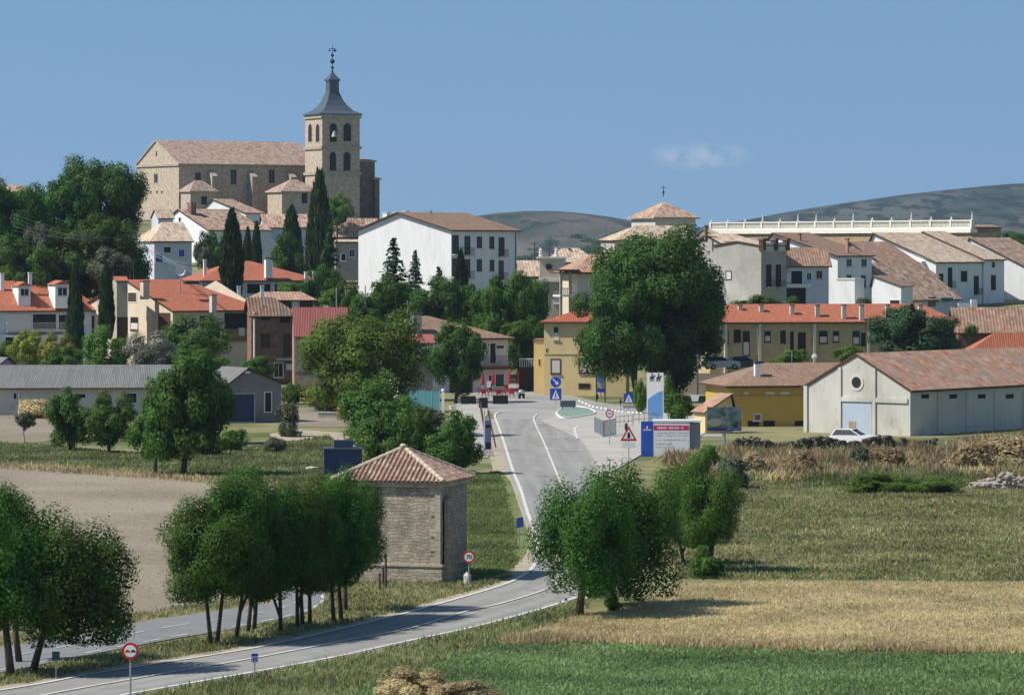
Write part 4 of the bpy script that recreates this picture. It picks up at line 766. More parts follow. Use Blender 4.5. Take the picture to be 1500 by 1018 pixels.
# white houses on the right
H = House('house', 'shaded pale house with orange tile roof between grey house and long white gable', 10.1, 1153, 1142, 1214, 14, 452, 387); H.shell('whiteblue', rise=2.2, below=3); H.roof('redold', .4, .18)
H.win('R', 1159, 397, 1175, 418, 'dark', sill=False); H.win('R', 1182, 400, 1188, 410, 'glass'); H.win('R', 1196, 397, 1204, 408, 'glass', 'paleyellow'); H.slab('R', 1150, 416, 1186, 421, 'terr', 'ledge', .8); H.slab('R', 1152, 422, 1180, 450, 'dark', 'opening', .06); H.slab('R', 1151, 400, 1155, 414, 'framew', 'gas_bottle', .5)
H = House('white_house', 'white house with long rising sunlit wall and reddish brown roof', 9.85, 1227, 1108, 1277, 56, 450, 376); H.shell('white', apex=(1133,343), below=4); H.roof('brown', .3, .2, .5)
H.win('R', 1240, 380, 1247, 390, 'glass', 'whiteblue'); H.win('R', 1262, 380, 1269, 390, 'glass', 'whiteblue'); H.win('R', 1240, 403, 1247, 412, 'glass', 'whiteblue'); H.win('R', 1261, 404, 1268, 422, 'dark', 'whiteblue'); H.chim(1171, 342, 356, 4, 5, 'brown', 'brick'); H.chim(1241, 349, 362, 4, 5, 'redold', 'brick')
H = House('house', 'small white block in full sun at the foot of the long rising white wall', 10.4, 1252, 1226, 1266, 58, 456, 410); H.shell('white', below=3); H.flatroof('terr')
H = House('house', 'small white house with sloping top and balustrade beside the sunlit white block', 10.5, 1320, 1277, 1337, 56, 456, 420); H.shell('white', rise=1.4, rp=.95, below=3); H.roof('brown', .25, .12); H.slab('R', 1322, 419, 1334, 425, 'white', 'parapet', .2); H.win('L', 1304, 440, 1318, 447, 'dark', 'white', sill=False)
H = House('house', 'red tiled house stepping down between the white gables', 9.5, 1322, 1230, 1374, 54, 440, 407); H.shell('whiteblue', apex=(1246,356), below=4); H.roof('redold', .4, .18); H.win('R', 1338, 413, 1342, 421, 'dark', sill=False)
H = House('house', 'house with brownish low roof under the red tiled one', 9.75, 1328, 1262, 1405, 50, 452, 439); H.shell('whiteblue', apex=(1268,387), below=4); H.roof('oldtile', .4, .18); H.slab('R', 1372, 436, 1390, 442, 'teal', 'awning', .8); H.win('R', 1360, 436, 1370, 448, 'brick', 'brick', sill=False, name='door')
H = House('white_house', 'white gabled house with dark trimmed verge, mottled roof and white bay', 8.9, 1371, 1262, 1438, 54, 446, 385); H.shell('white', apex=(1280,343), below=5); H.roof('paletile', .35, .22, .4)
for a in ((1389,393,1394,420,1), (1408,398,1416,412,0), (1427,405,1433,430,1), (1376,402,1381,420,0)): H.win('R', *a[:4], style='dark', frame='iron', bal=bool(a[4]), sill=False)
q = MB(); u, z = H.at(1343, 395, 'L'); H.fbox(q, 'L', u-1.6, u+1.6, .02, 1.2, z-2.2, z+1.4); H.part(q, 'bay', 'white')
H = House('white_house', 'large white house with broad mottled tile roof at the right edge, nearest the terrace end', 8.72, 1441, 1330, 1471, 54, 446, 381); H.shell('white', apex=(1352,341), below=5); H.roof('paletile', .4, .22, .3); H.win('R', 1453, 384, 1457, 392, 'dark', sill=False); H.win('R', 1452, 404, 1458, 424, 'dark', 'iron', sill=False)
H = House('white_house', 'white house with bright bare gable and mottled roof cut by the right edge', 8.6, 1545, 1400, 1600, 62, 446, 414); H.shell('white', apex=(1420,350), below=5); H.roof('oldtile', .35, .22, .3)
H = House('wall', 'low white garden wall with rounded pier at the foot of the right hand white houses', 9.6, 1404, 1398, 1432, 10, 452, 444, 'wall'); H.setLy(.5); H.shell('white', below=2); q = MB(); q.box(H.Lx-1.0, H.Lx-.1, -.1, .6, 0, H.h+.5); H.part(q, 'pier', 'white')
# terrace balustrade
H = House('terrace', 'long whitewashed balustraded terrace wall running along the hill crest', 7.05, 1042, None, 1424, -61, 364, 343, 'terrace'); H.setLy(6); H.shell('tan', below=8)
X = H.Lx; q = MB(); q.box(-.3, X+.3, -.6, 1.0, H.h, H.h+.7); q.box(-.1, X+.1, -.3, .3, H.h+.7, H.h+1.1); H.part(q, 'base_course', 'terr'); q = MB(); q.box(-.1, X+.1, -.2, .2, H.h+2.15, H.h+2.4); H.part(q, 'handrail', 'terr')
n = 15
for i in range(n):
    u = X*i/(n-1); big = i in (3, 5, 6, 8, 11, 14); q = MB(); q.box(u-.28, u+.28, -.34, .34, H.h+1.1, H.h+2.45); q.lathe([(.26, 0), (.28, .12), (.1, .25), (.17, .45), (.12, .85 if big else .5), (.04, 1.5 if big else .6)], 8, (u, 0, H.h+2.45)); H.part(q, 'pillar', 'terr')
q = MB()
for i in range(int(X/.42)):
    u = .2+i*.42; q.lathe([(.09, 0), (.15, .3), (.07, .7), (.09, 1.06)], 6, (u, 0, H.h+1.1))
o = H.part(q, 'balusters', 'terr')
q = MB(); q.box(-.1, X, .5, .8, H.h+.7, H.h+2.0); H.part(q, 'back_wall', 'terr')
H = House('house', 'tan stone house end right of the terrace balustrade', 7.8, 1428, 1400, 1466, 20, 362, 334); H.shell('tan', below=6, rise=.5); H.roof('brown', .2, .15)
# row houses
H = House('terraced_houses', 'row of terraced brick houses with stepped orange roofs behind the warehouse', 12.0, 1040, None, 1398, 11, 546, 472, 'terraced houses'); H.setLy(8.5); H.shell('rowochre', rise=1.9, below=3, hip=(0, 3)); H.hip = (0, 3); H.roof('orange', .55, .2)
X = H.Lx
for i, x in enumerate((1062, 1112, 1192, 1271, 1340)): u = H.at(x, 480, 'R')[0]; q = MB(); q.box(u-.12, u+.12, -.62, 4.6, H.h+.25, H.h+.42, 0, Matrix.Translation((0,0,0))) if 0 else q.box(u-.16, u+.16, -.5, 0-.02, -2, H.h-.15); H.part(q, 'party_wall', 'cream')
for a in ((1039,488,1047,503,'glass'), (1056,486,1066,503,'blind'), (1076,484,1084,500,'dark'), (1089,486,1097,520,'half'), (1121,486,1128,500,'half'), (1144,485,1150,502,'glass'), (1158,486,1162,512,'dark'), (1170,488,1179,513,'dark'), (1201,486,1211,502,'half'), (1221,486,1228,500,'half'), (1250,486,1258,504,'half'), (1262,488,1267,506,'dark'), (1384,492,1390,504,'glass')): H.win('R', *a[:4], style=a[4], frame='brownwood')
for x in (1084, 1115, 1160, 1197, 1236, 1262, 1300, 1348): H.chim(x, 446, 458, 6, 3.6, 'offwhite', 'brick')
H.slab('R', 1108, 479, 1112, 520, 'framew', 'downpipe', .15); H.slab('R', 1190, 479, 1193, 520, 'cream', 'downpipe', .15); H.slab('R', 1270, 479, 1273, 520, 'cream', 'downpipe', .15)
q = MB(); p = H.loc(P(1052, 473, H.D)); q.box(p.x-1.4, p.x+.3, -.7, .5, H.h-.1, H.h+.25); H.part(q, 'entrance_roof', 'redmetal')
H = House('house', 'long low house with weathered red roof and brick front at the right edge', 11.6, 1404, 1398, 1560, 6, 500, 475); H.shell('brick', rise=1.9, below=2); H.roof('redold', .8, .2)
H.win('R', 1462, 478, 1478, 496, 'blind', 'white'); H.win('R', 1488, 477, 1512, 496, 'dark', 'white'); H.win('R', 1432, 484, 1446, 498, 'brick', 'brick', sill=False)
H = House('house', 'house with bright orange hipped roof at the right edge behind the warehouse ridge', 12.6, 1404, 1398, 1580, 3, 548, 523); H.shell('cream', rise=2.6, hip=(4.5, 4), below=1); H.roof('orange', .4, .2)
# warehouse
H = House('warehouse', 'weathered whitewashed warehouse with round oculus, blue doors and long mottled red roof', 16.4, 1333, 1178, 1580, 50, 650, 573, 'warehouse'); H.shell('old', apex=(1255,521), below=1); H.roof('redold', .3, .2, .15)
q = MB(); q.box(.0, H.Lx, -.03, .0, -1, H.h-.1); H.part(q, 'side_wall', 'oldside')
H.win('L', 1232, 587, 1276, 644, 'bluedoor', 'old', sill=False, name='door', t=.08)
c = H.at(1255, 560, 'L'); 
def disc(r, w0, w1): return lambda: None
def ring(H, name, c, r, w, mat, par=None):
    q = MB(); q.prism([(c[0]+r*math.cos(t*.393), c[1]+r*math.sin(t*.393)) for t in range(16)], lambda a, b, k: (w*k-.0-w, a, b) if 1 else 0); return H.part(q, name, mat, par)
w = ring(H, 'oculus', c, .78, .07, 'oldside'); ring(H, 'pane', c, .5, .10, 'dark', w)
for x, y0, y1, wd in ((1181, 565, 645, 5), (1231, 538, 645, 4), (1281, 540, 645, 5)): H.slab('L', x-wd/2, y0, x+wd/2, y1, 'old', 'pilaster', .16)
H.slab('L', 1231, 584, 1330, 587.5, 'old', 'ledge', .14)
for x in (1374, 1415.5, 1457, 1499): H.slab('R', x-1.3, 574, x+1.3, 640, 'oldside', 'pilaster', .14, off=-.03)
for x in (1350, 1391, 1433, 1474): H.win('R', x-1, 577, x+10.5, 584, 'dark', 'oldside', off=-.03, sill=False, t=.06)
H.slab('L', 1244, 617, 1254, 637, 'tan', 'patch', .06)
H.slab('R', 1376, 634, 1379, 652, 'bluep', 'downpipe', .2, off=-.03)
# ochre house
H = House('ochre_house', 'ochre yellow house with brown roof and white chimney left of the warehouse', 15.6, 1070, None, 1262, 12, 640, 565); H.setLy(9); H.shell('ochre', rise=1.75, hip=(4.6, 0), below=1); H.roof('brown', .6, .2)
H.chim(1109, 529, 552, 8, 2.2, 'white', 'slate')
for x in (1066, 1088): H.win('R', x+1, 574, x+9, 578, 'blind', 'ochre', sill=False, t=.04)
for x in (1121, 1143): H.win('R', x, 574, x+14, 578, 'blind', 'ochre', sill=False, t=.04)
for x in (1076, 1099): H.win('R', x+21, 618, x+34, 635, 'dark', 'iron')
H.win('R', 1166, 618, 1176, 634, 'dark', 'iron'); H.win('R', 1105, 607, 1114, 615, 'brick', 'framew'); H.slab('R', 1072, 579, 1178, 581, 'ochre', 'string_course', .12)
q = MB(); p = H.loc(P(1160, 525, H.D+3)); q.tube(p+Vector((0,0,-1)), p+Vector((0,0,.6)), .03); H.part(q, 'antenna', 'galv', H.rf)
H = House('yellow_annex', 'pale yellow lean-to with small red tiled roof beside the ochre house', 16.2, 1033, 1017, 1074, 30, 655, 604, 'annex'); H.shell('paleyellow', rise=1.5, rp=.92, axis='y', below=1); H.roof('redold', .25, .12)
H = House('garden_wall', 'long beige garden wall in the shade behind the blue totem sign', 12.8, 975, None, 1066, 2, 590, 547, 'wall'); H.setLy(.35); H.shell('beige', below=1)
H = House('retaining_wall', 'low cream wall at the bend beside the bar forecourt', 13.4, 652, None, 690, 12, 610, 600, 'wall'); H.setLy(.3); H.shell('offwhite', below=.6)

# ================================================================== CHAPEL
H = House('chapel', 'small rubble stone chapel with hipped tile roof beside the bend of the road', 29.0, 644, 496, 684, 74, 848, 705, 'chapel'); H.shell('rubble', rise=1.25, hip=(2.6,2.6), below=1)
X, Y, h = H.Lx, H.Ly, H.h; o = .3; ze = h-.02; za = h+1.45
q = MB(); q.box(-.14, X+.14, -.14, Y+.14, -.6, .62); H.part(q, 'plinth', 'rubble'); q = MB(); q.box(-.2, X+.2, -.2, Y+.2, .62, .74); H.part(q, 'plinth_moulding', 'quoin')
q = MB(); q.box(-.2, X+.2, -.2, Y+.2, h-.3, h-.02); H.part(q, 'cornice', 'quoin')
q = MB(); q2 = MB(); r = random.Random(3); z = .74
while z < h-.35:
    hh = r.uniform(.3, .42); l = r.choice((.3, .55)); q.box(-.05, l, -.05, .8-l, z, min(z+hh-.004, h-.31)); q2.box(-.05, .8-l, Y-l, Y+.05, z, min(z+hh-.004, h-.31)); z += hh
H.part(q, 'quoin', 'quoin'); H.part(q2, 'quoin', 'quoin')
q = MB(); q.box(.35, 1.7, -.35, -.14, -.5, h-.9); H.part(q, 'buttress', 'rubble')
ap0, ap1 = Vector((X/2, Y*.5-.12, za)), Vector((X/2, Y*.5+.12, za)); c4 = [Vector((-o,-o,ze)), Vector((X+o,-o,ze)), Vector((X+o,Y+o,ze)), Vector((-o,Y+o,ze))]
q = MB(); q.face([c4[0], c4[1], ap0]); q.face([c4[1], c4[2], ap1, ap0]); q.face([c4[2], c4[3], ap1]); q.face([c4[3], c4[0], ap0, ap1]); q.face(c4[::-1]); q.box(-o, X+o, -o, Y+o, ze-.07, ze); rf = H.part(q, 'roof', 'tilebase')
def rows(q, A, B, R0, R1, sp=.24):
    e = (B-A); L = e.length; e.normalize(); n = int(L/sp); mid = (R0+R1)/2; up = (mid-A)-e*((mid-A).dot(e)); nrm = e.cross(up).normalized(); nrm = nrm if nrm.z > 0 else -nrm; Lu = up.length; up.normalize(); r0, r1 = (R0-A).dot(e), (R1-A).dot(e)
    for i in range(n):
        u = (i+.5)*L/n; k = u/r0 if u < r0 else ((L-u)/(L-r1) if u > r1 else 1); Lr = Lu*k; j = 0; v = -.05
        while v < Lr:
            v2 = min(v+.36, Lr); ww = .085; pts = []
            for t in range(6):
                an = math.pi*t/5; pts.append((math.cos(an)*ww, math.sin(an)*.095))
            for t in range(5):
                (a0, b0), (a1, b1) = pts[t], pts[t+1]; P_ = lambda a, b, vv, s: A+e*(u+a*s)+up*vv+nrm*(b*s+.0)
                q.face([P_(a0,b0,v,1.0), P_(a1,b1,v,1.0), P_(a1,b1,v2+.04,.86), P_(a0,b0,v2+.04,.86)])
            v = v2
q = MB()
for A, B, R0, R1 in ((c4[3], c4[0], ap1, ap0), (c4[0], c4[1], ap0, ap0), (c4[1], c4[2], ap0, ap1)): rows(q, A, B, R0, R1)
q.build('tile_rows', M['tilerow'], rf, recalc=False)
q = MB()
for a, b in ((c4[0], ap0), (c4[1], ap0), (c4[2], ap1), (c4[3], ap1), (ap0, ap1)):
    n = max(1, int((b-a).length/.4))
    for i in range(n): q.tube(a.lerp(b, i/n)+Vector((0,0,.05)), a.lerp(b, (i+1.1)/n)+Vector((0,0,.05)), .13, .105, 8)
q.lathe([(.16, 0), (.2, .1), (.1, .2)], 8, ap0+Vector((0,.12,.1))); q.build('ridge_tiles', M['mortar'], rf)
# ================================================================== TREES
SG = 'round crowned street trees beside the cycle path'
tree('street_tree', 'dark round street tree nearest the left edge, its crown cut off by the picture', (16,990), (-62,722,84,925), 'A0', 'leafdark', tr=.15, group=SG)
tree('street_tree', 'dark street tree whose crown bulges towards the ploughed field, second from the left edge', (48,984), (8,762,186,946), 'A1', 'leafdark', tr=.14, group=SG)
tree('street_tree', 'street tree tucked behind the two at the left edge, tallest of the three', (28,970), (-40,722,76,860), 'A2', 'leafdark', tr=.12, group=SG)
for i, (b, bx, m, lab) in enumerate((
 ((309,944),(236,735,372,882),'A0','street tree with the lowest leftmost crown of the middle clump'),
 ((318,941),(262,708,392,866),'A2','street tree twinned with the leftmost trunk of the middle clump'),
 ((346,935),(300,706,416,872),'A1','street tree standing third from the left in the middle clump, dark crown'),
 ((363,928),(300,692,436,850),'A3','street tree with the tallest crown in the middle clump'),
 ((372,924),(318,720,450,870),'A0','street tree right of the tallest crown in the middle clump'),
 ((411,925),(352,728,468,878),'A2','street tree with forked trunk over the turn of the cycle path'),
 ((436,921),(385,715,480,868),'A3','street tree over the turn of the cycle path, sixth trunk from the left'),
 ((443,917),(392,702,492,850),'A1','slim street tree left of the turn of the cycle path'),
 ((454,915),(402,730,506,868),'A0','street tree at the outer edge of the cycle path turn'),
 ((489,912),(436,712,540,860),'A2','street tree with leaning trunk in front of the chapel wall'),
 ((500,909),(445,700,548,838),'A3','straight street tree in front of the chapel wall'),
 ((507,896),(462,697,563,826),'A1','rightmost street tree of the middle clump, overlapping the chapel wall'))):
    tree('street_tree', lab, b, bx, m, 'leafdark' if i not in (6,7,9) else 'leafmid', tr=.085, group=SG)
RG = 'dark trees on the right of the road bend'
tree('roadside_tree', 'wide dark tree with leaning trunk at the edge of the stubble field', (848,902), (783,702,925,872), 'A1', 'leafdark', tr=.17, group=RG)
tree('roadside_tree', 'dark tree behind the leaning one, its crown reaching towards the stubble field', (893,889), (840,690,988,876), 'A3', 'leafdark', tr=.15, group=RG)
tree('roadside_tree', 'upright tree with split pale trunk in the meadow, right of the road bend', (1038,838), (990,672,1086,800), 'A0', 'leafmid', tr=.16, group=RG)
tree('roadside_tree', 'slender tree with bent stem between the dark pair and the split trunk', (1003,828), (930,682,1046,800), 'A2', 'leafmid', tr=.08, group=RG)
# middle distance
FG = 'fruit trees along the fallow field'
tree('fruit_tree', 'small bushy tree at the left end of the fallow field row', (103,662), (70,574,134,652), 'B0', 'leafmid', tr=.12, group=FG)
tree('fruit_tree', 'small bushy tree second from the left in the fallow field row', (160,664), (126,576,196,652), 'B1', 'leafmid', tr=.14, group=FG)
tree('fruit_tree', 'tall slim stemmed tree in the fallow grass left of the grey garage', (228,698), (188,555,272,672), 'B2', 'leafmid', tr=.14, group=FG)
tree('fruit_tree', 'big leafy tree in the fallow grass covering the garage corner', (268,698), (226,524,336,664), 'B3', 'leafdark', tr=.2, group=FG)
tree('fruit_tree', 'bushy tree between the two stems in front of the garage', (300,650), (262,548,342,636), 'B0', 'leafmid', tr=.14, group=FG)
tree('sapling', 'thin young sapling alone in the fallow soil near the left edge', (37,652), (24,604,52,628), 'C0', 'leafgrey', tr=.03)
tree('walnut_tree', 'large bright green walnut tree left of the bar building', (540,640), (448,464,612,610), 'W0', 'leafbright', tr=.3)
tree('garden_tree', 'green garden tree filling in under the bright walnut, above the chapel roof', (556,655), (500,560,620,650), 'B1', 'leafmid', tr=.15)
tree('garden_tree', 'round green tree on stems at the roadside right of the chapel roof', (668,694), (622,604,706,684), 'B2', 'leafmid', tr=.16)
tree('garden_tree', 'dark full tree in front of the bar building facade', (668,590), (628,474,708,574), 'B3', 'leafdark', tr=.2)
bush('shrub', 'dark shrub mass directly behind the chapel roof apex', (518,606,606,690), 'leafmid', mesh='B0'); bush('shrub', 'dark green shrub between chapel roof and the roadside tree', (582,600,650,690), 'leafdark', mesh='B2')
bush('shrub', 'grey green climbing shrub in front of the teal netting', (560,594,648,632), 'leafgrey')
for i, (b, m, lab) in enumerate((
 ((412,562,446,592),'leafmid','low green vine beside the garage wall'), ((446,566,510,602),'leafyel','bright yellow green vine left of the walnut'), ((496,566,540,616),'leafyel','yellow green shrub at the foot of the walnut'),
 ((404,590,440,640),'leafgrey','pale weedy bush right of the garage'), ((322,512,398,548),'leafyel','yellow green vine above the garage roof'),
 ((316,628,360,662),'leafbright','light green bush at the garage door'), ((280,636,326,668),'leafmid','green bush left of the garage door'), ((388,640,420,664),'leafgrey','small grey green bush below the garage'))):
    bush('vine' if 'vine' in lab else 'bush', lab, b, m)
# gardens in front of the left villas
GB = 'garden bushes before the villas'
for b, m, s, lab in (((14,484,62,534),'leafyel',12.6,'yellow green bush before the dormer villa porch'), ((58,488,108,536),'leafyel',12.7,'yellow green bush left of the tall front cypress'), ((120,478,192,544),'leafbright',12.8,'leafy bush between the two front cypresses'),
 ((186,486,256,542),'leafolive',12.9,'pale flowering oleander before the cream gable'), ((64,508,122,540),'leafmid',13.2,'dark hedge bush behind the grey shed roof'), ((236,462,340,540),'leafmid',12.6,'big green bush before the cream villa'), ((196,505,262,545),'leafgrey',13.3,'grey green shrub behind the shed ridge'), ((256,508,330,548),'leafmid',13.4,'green shrub behind the shed roof end'),
 ((-20,500,26,536),'leafmid',12.5,'green bush at the left edge before the villa'), ((352,522,404,556),'leafmid',13.0,'green shrub under the brick house')):
    bush('bush', lab, b, m, s, mesh='B%d' % random.randrange(4), group=GB)
# big trees on the hillside, left
HG = 'tall hillside trees left of the church'
for b, bx, s, me, m, lab in (((150,420),(80,238,214,372),10.6,'W0','leafdark','tall dark tree with domed crown left of the church'), ((70,430),(28,262,132,400),10.8,'W1','leafdark','dark tree with drooping crown left of the tallest one'), ((10,430),(-50,272,76,410),11.0,'W0','leafdark','dark broad tree at the left edge of the hillside'),
 ((120,440),(70,320,190,436),11.1,'W1','leafmid','mid green tree below the tall dark one'), ((185,440),(140,330,216,440),10.9,'B1','leafdark','dark tree behind the lattice power pole'), ((40,445),(-10,350,90,440),11.2,'W1','leafmid','green tree behind the dormer villa roof'), ((165,430),(128,365,196,425),11.3,'B3','leafgrey','pale green spreading tree above the cream gable'), ((55,420),(36,330,88,410),11.15,'B2','leafgrey','slim grey green tree in the hillside wood')):
    tree('hillside_tree', lab, b, bx, me, m, s, HG, tr=.3)
cypress('tall narrow cypress before the dormer villa', 110, 398, 522, 11, 12.4, 'Y0'); cypress('narrow cypress between dormer villa and cream gable', 156, 392, 490, 10, 12.0, 'Y1')
cypress('tall pointed cypress rising over the orange hipped roof', 340, 316, 424, 15, 10.9, 'Y2'); cypress('small slim cypress, left of the pair on the blue grey house', 363, 338, 394, 6, 9.4, 'Y0'); cypress('small slim cypress, right of the pair on the blue grey house', 376, 330, 394, 6.5, 9.5, 'Y1')
cypress('broad dark cypress at the church foot', 427, 312, 424, 16, 9.6, 'Y0'); cypress('tallest dark cypress in front of the bell tower base', 468, 262, 420, 17, 9.3, 'Y1'); cypress('dark ragged conifer right of the tower cypress', 484, 312, 436, 22, 9.8, 'K0', mat='needle', name='conifer_tree')
tree('garden_tree', 'bright green tree against the bell tower base', (494,345), (474,286,516,330), 'B0', 'leafbright', 8.0, tr=.15); tree('garden_tree', 'dark tree behind the tall pointed cypress', (316,400), (292,340,340,396), 'B1', 'leafdark', 9.6, tr=.15); tree('garden_tree', 'leggy pale tree before the white gable wall', (300,396), (284,342,312,392), 'C1', 'leafgrey', 9.7, tr=.08)
tree('garden_tree', 'dark spreading tree between the church foot cypresses', (410,420), (392,345,446,412), 'B2', 'leafdark', 9.7, tr=.15); bush('bush', 'bright bush on the facade of the orange hipped villa', (404,414,444,434), 'leafbright', 11.2); bush('bush', 'light green bush right of the orange hipped villa', (466,424,500,446), 'leafbright', 11.3)
bush('shrub', 'green shrub below the dark ragged conifer', (440,392,500,444), 'leafdark', 10.3, 'B0'); bush('shrub', 'shrub between the villa and the white apartment block', (486,412,532,466), 'leafdark', 10.8, 'B1')
# before the white apartment block
cypress('large layered fir in front of the white apartment gable', 577, 350, 458, 40, 11.3, 'K0', mat='needle', name='conifer_tree'); cypress('smaller layered fir right of the large one', 608, 368, 462, 27, 11.2, 'K1', mat='needle', name='conifer_tree'); cypress('ragged low fir under the apartment gable', 642, 392, 466, 32, 11.4, 'K0', mat='needle', name='conifer_tree'); cypress('narrow dark cypress before the apartment balconies', 675, 376, 470, 11, 11.0, 'Y2')
for b, bx, s, me, m, lab in (((560,480),(520,410,606,476),11.7,'B0','leafdark','dark shrubby tree at the foot of the large fir'), ((640,480),(600,408,680,474),11.8,'B1','leafdark','dark tree behind the bar roof'), ((690,480),(650,420,716,490),11.6,'B2','leafdark','dark tree right of the bar roof ridge'), ((742,520),(698,404,792,520),11.9,'W1','leafmid','leafy green tree between bar and yellow house'), ((782,500),(752,412,806,492),11.5,'B3','leafdark','dark tree before the pinnacled mansion'), ((765,545),(738,470,806,545),12.2,'B0','leafdark','dark shaded tree beside the bar building wall'), ((540,470),(506,436,560,478),11.9,'B2','leafdark','low dark tree behind the red corrugated roof')):
    tree('garden_tree', lab, b, bx, me, m, s, None, tr=.2)
bush('bush', 'bright bush in the leafy green tree front, between bar roof and yellow house', (738,470,780,500), 'leafbright', 12.3)
# the big walnut right
tree('walnut_tree', 'huge dark walnut tree towering over the yellow house and junction', (955,590), (866,342,1052,520), 'W0', 'leafdark', 13.2, tr=.55)
tree('walnut_tree', 'lower left spreading crown of a dark walnut, in front of the yellow house', (935,592), (846,412,968,548), 'W1', 'leafdark', 13.5, tr=.3)
tree('walnut_tree', 'right hand dark walnut whose crown droops beside the terraced houses', (985,588), (934,392,1062,562), 'W0', 'leafdark', 13.1, tr=.35)
bush('bush', 'bright green bush left of the blue totem', (928,556,948,606), 'leafbright'); bush('bush', 'green bush right of the blue totem', (968,552,992,606), 'leafmid'); bush('hedge', 'low green hedge between totem and yellow annex', (974,576,1018,618), 'leafmid')
tree('cedar_tree', 'dark feathery cedar in front of the terraced houses', (1342,548), (1282,452,1402,534), 'W1', 'needle', 12.8, tr=.25); cypress('pointed leader of the dark feathery cedar', 1336, 446, 540, 34, 12.9, 'K1', mat='needle', name='conifer_tree')
for b, m, s, lab in (((1136,512,1182,534),'leafbright',12.7,'bright bush before the terraced houses'), ((1224,506,1262,534),'leafbright',12.7,'leafy plant left of the cedar'), ((1096,432,1150,458),'leafmid',10.9,'green bush below the grey house'), ((1412,476,1432,492),'leafmid',12.0,'small round bush beside the brick fronted house'), ((1070,440,1110,458),'leafdark',10.9,'dark bush behind the terraced roofs'), ((1148,434,1172,452),'leafmid',10.8,'small bush under the shaded pale house'), ((1252,436,1276,458),'leafgrey',11.0,'grey green bush at the sunlit white block')):
    bush('bush', lab, b, m, s)
bush('woods', 'dark wooded slope strip at the far right below the hill', (1462,340,1560,366), 'leafdark', 6.0, 'W0'); 
bush('shrub', 'dark shrub in the dry weeds below the white car', (1246,654,1276,692), 'leafgrey'); bush('shrub', 'green bramble strip under the dry weed bank', (1232,694,1330,722), 'leafbright', mesh='B2'); bush('shrub', 'green bramble patch right of the bramble strip', (1310,698,1404,722), 'leafbright', mesh='B1')
bush('shrub', 'dry brown shrub left of the dark shrub', (1140,660,1200,700), 'gweed'); bush('shrub', 'tan dry shrub near the billboard foot', (1064,662,1126,702), 'gdry'); bush('shrub', 'rusty dry shrub in the middle of the weed bank', (1276,656,1330,694), 'gweed'); bush('shrub', 'tall tan shrub before the warehouse side', (1384,648,1450,694), 'gweed'); bush('shrub', 'olive shrub at the right end of the weed bank', (1440,640,1520,690), 'gdry'); bush('shrub', 'green scrub in front of the information panel', (1010,652,1060,694), 'leafmid'); bush('shrub', 'olive green scrub beside the meadow tree', (1048,668,1100,716), 'leafgrey')
bush('shrub', 'low grass clump at the foot of the leaning tree', (884,872,912,894), 'leafmid'); bush('shrub', 'fuzzy straw coloured bush at the bottom edge of the picture', (555,978,650,1030), 'gdry', mesh='B1'); bush('shrub', 'low straw coloured bush right of the fuzzy one at the bottom edge', (630,996,730,1036), 'gdry', mesh='B3')
bush('shrub', 'dry golden shrub before the white shed wall', (24,584,76,612), 'gdry'); bush('shrub', 'tawny shrub at the shed downpipe', (66,588,100,614), 'gweed'); bush('shrub', 'weedy shrub under the split trunk in the meadow', (1010,800,1060,846), 'leafmid')
# distant scrub on the hills
for i in range(34):
    r = random.Random(i); Y = r.uniform(2700, 3500); px = r.uniform(690, 915); X = (px-750)/F*Y; t = (Y-2000)/2200
    zr = -48+(P(0, 318, 4200).z+48)*smooth(0, 1, t); o = link('hill_tree', LM['C%d' % (i % 4)], None, (X, Y, zr+2), r.uniform(0,6), (r.uniform(4,9), r.uniform(4,9), r.uniform(3,5))); setmat(o, M['leafdark'])
    tag(o, 'tiny dark tree scattered on the far clay hill', 'tree', 'scattered trees on the far hill')
# ================================================================== SIGNS AND STREET FURNITURE
def text(body, size, mat, parent, loc, rz=0.0, name='lettering', ext=.004, sx=1.0):
    cu = bpy.data.curves.new(name, 'FONT'); cu.body = body; cu.size = size; cu.align_x = 'CENTER'; cu.align_y = 'CENTER'; cu.extrude = ext
    t = bpy.data.objects.new(name, cu); COL.objects.link(t); bpy.context.view_layer.update()
    me = bpy.data.meshes.new_from_object(t.evaluated_get(bpy.context.evaluated_depsgraph_get())); bpy.data.objects.remove(t)
    me.materials.clear(); me.materials.append(M[mat]); o = link(name, me, parent, loc); o.rotation_euler = (math.pi/2, 0, rz); o.scale = (sx, 1, 1); return o
def plate(q, pts, y0, y1, m=0): q.prism(pts, lambda a, b, k: (a, y0+(y1-y0)*(1-k), b), m)
def circ(cx, cz, r, n=28): return [(cx+r*math.cos(2*math.pi*i/n), cz+r*math.sin(2*math.pi*i/n)) for i in range(n)]
def rect(x0, x1, z0, z1): return [(x0,z0),(x1,z0),(x1,z1),(x0,z1)]
def post_sign(name, label, base, cy, rz=0.0, s=None, pr=.035, group=None, up=.3, pole='galv'):
    B = G(*base) if s is None else P(base[0], base[1], F/s); sc = F/B.y; z = (base[1]-cy)/sc
    t = thing(name, label, 'sign', B, rz, group); q = MB(); q.tube((0,.03,-.4), (0,.03,z+up), pr, pr, 8); q.build('pole', M[pole], t); return t, z, sc
def round_sign(t, z, r, ring='redp', inner='whitep', x=0):
    q = MB(); plate(q, circ(x, z, r), -.03, -.005); p = q.build('sign_plate', M[ring], t)
    if inner: q = MB(); plate(q, circ(x, z, r*.72), -.036, -.029); q.build('sign_face', M[inner], p)
    return p
t, z, sc = post_sign('road_sign', 'round white speed limit sign reading 70 with red ring, by the chapel corner', (687,859), 815.5); p = round_sign(t, z, .31)
text('70', .30, 'blackp', p, (0, -.042, z)); q = MB(); q.box(-.25, .25, -.2, .2, -.2, .04); q.build('footing', M['concrete'], t)
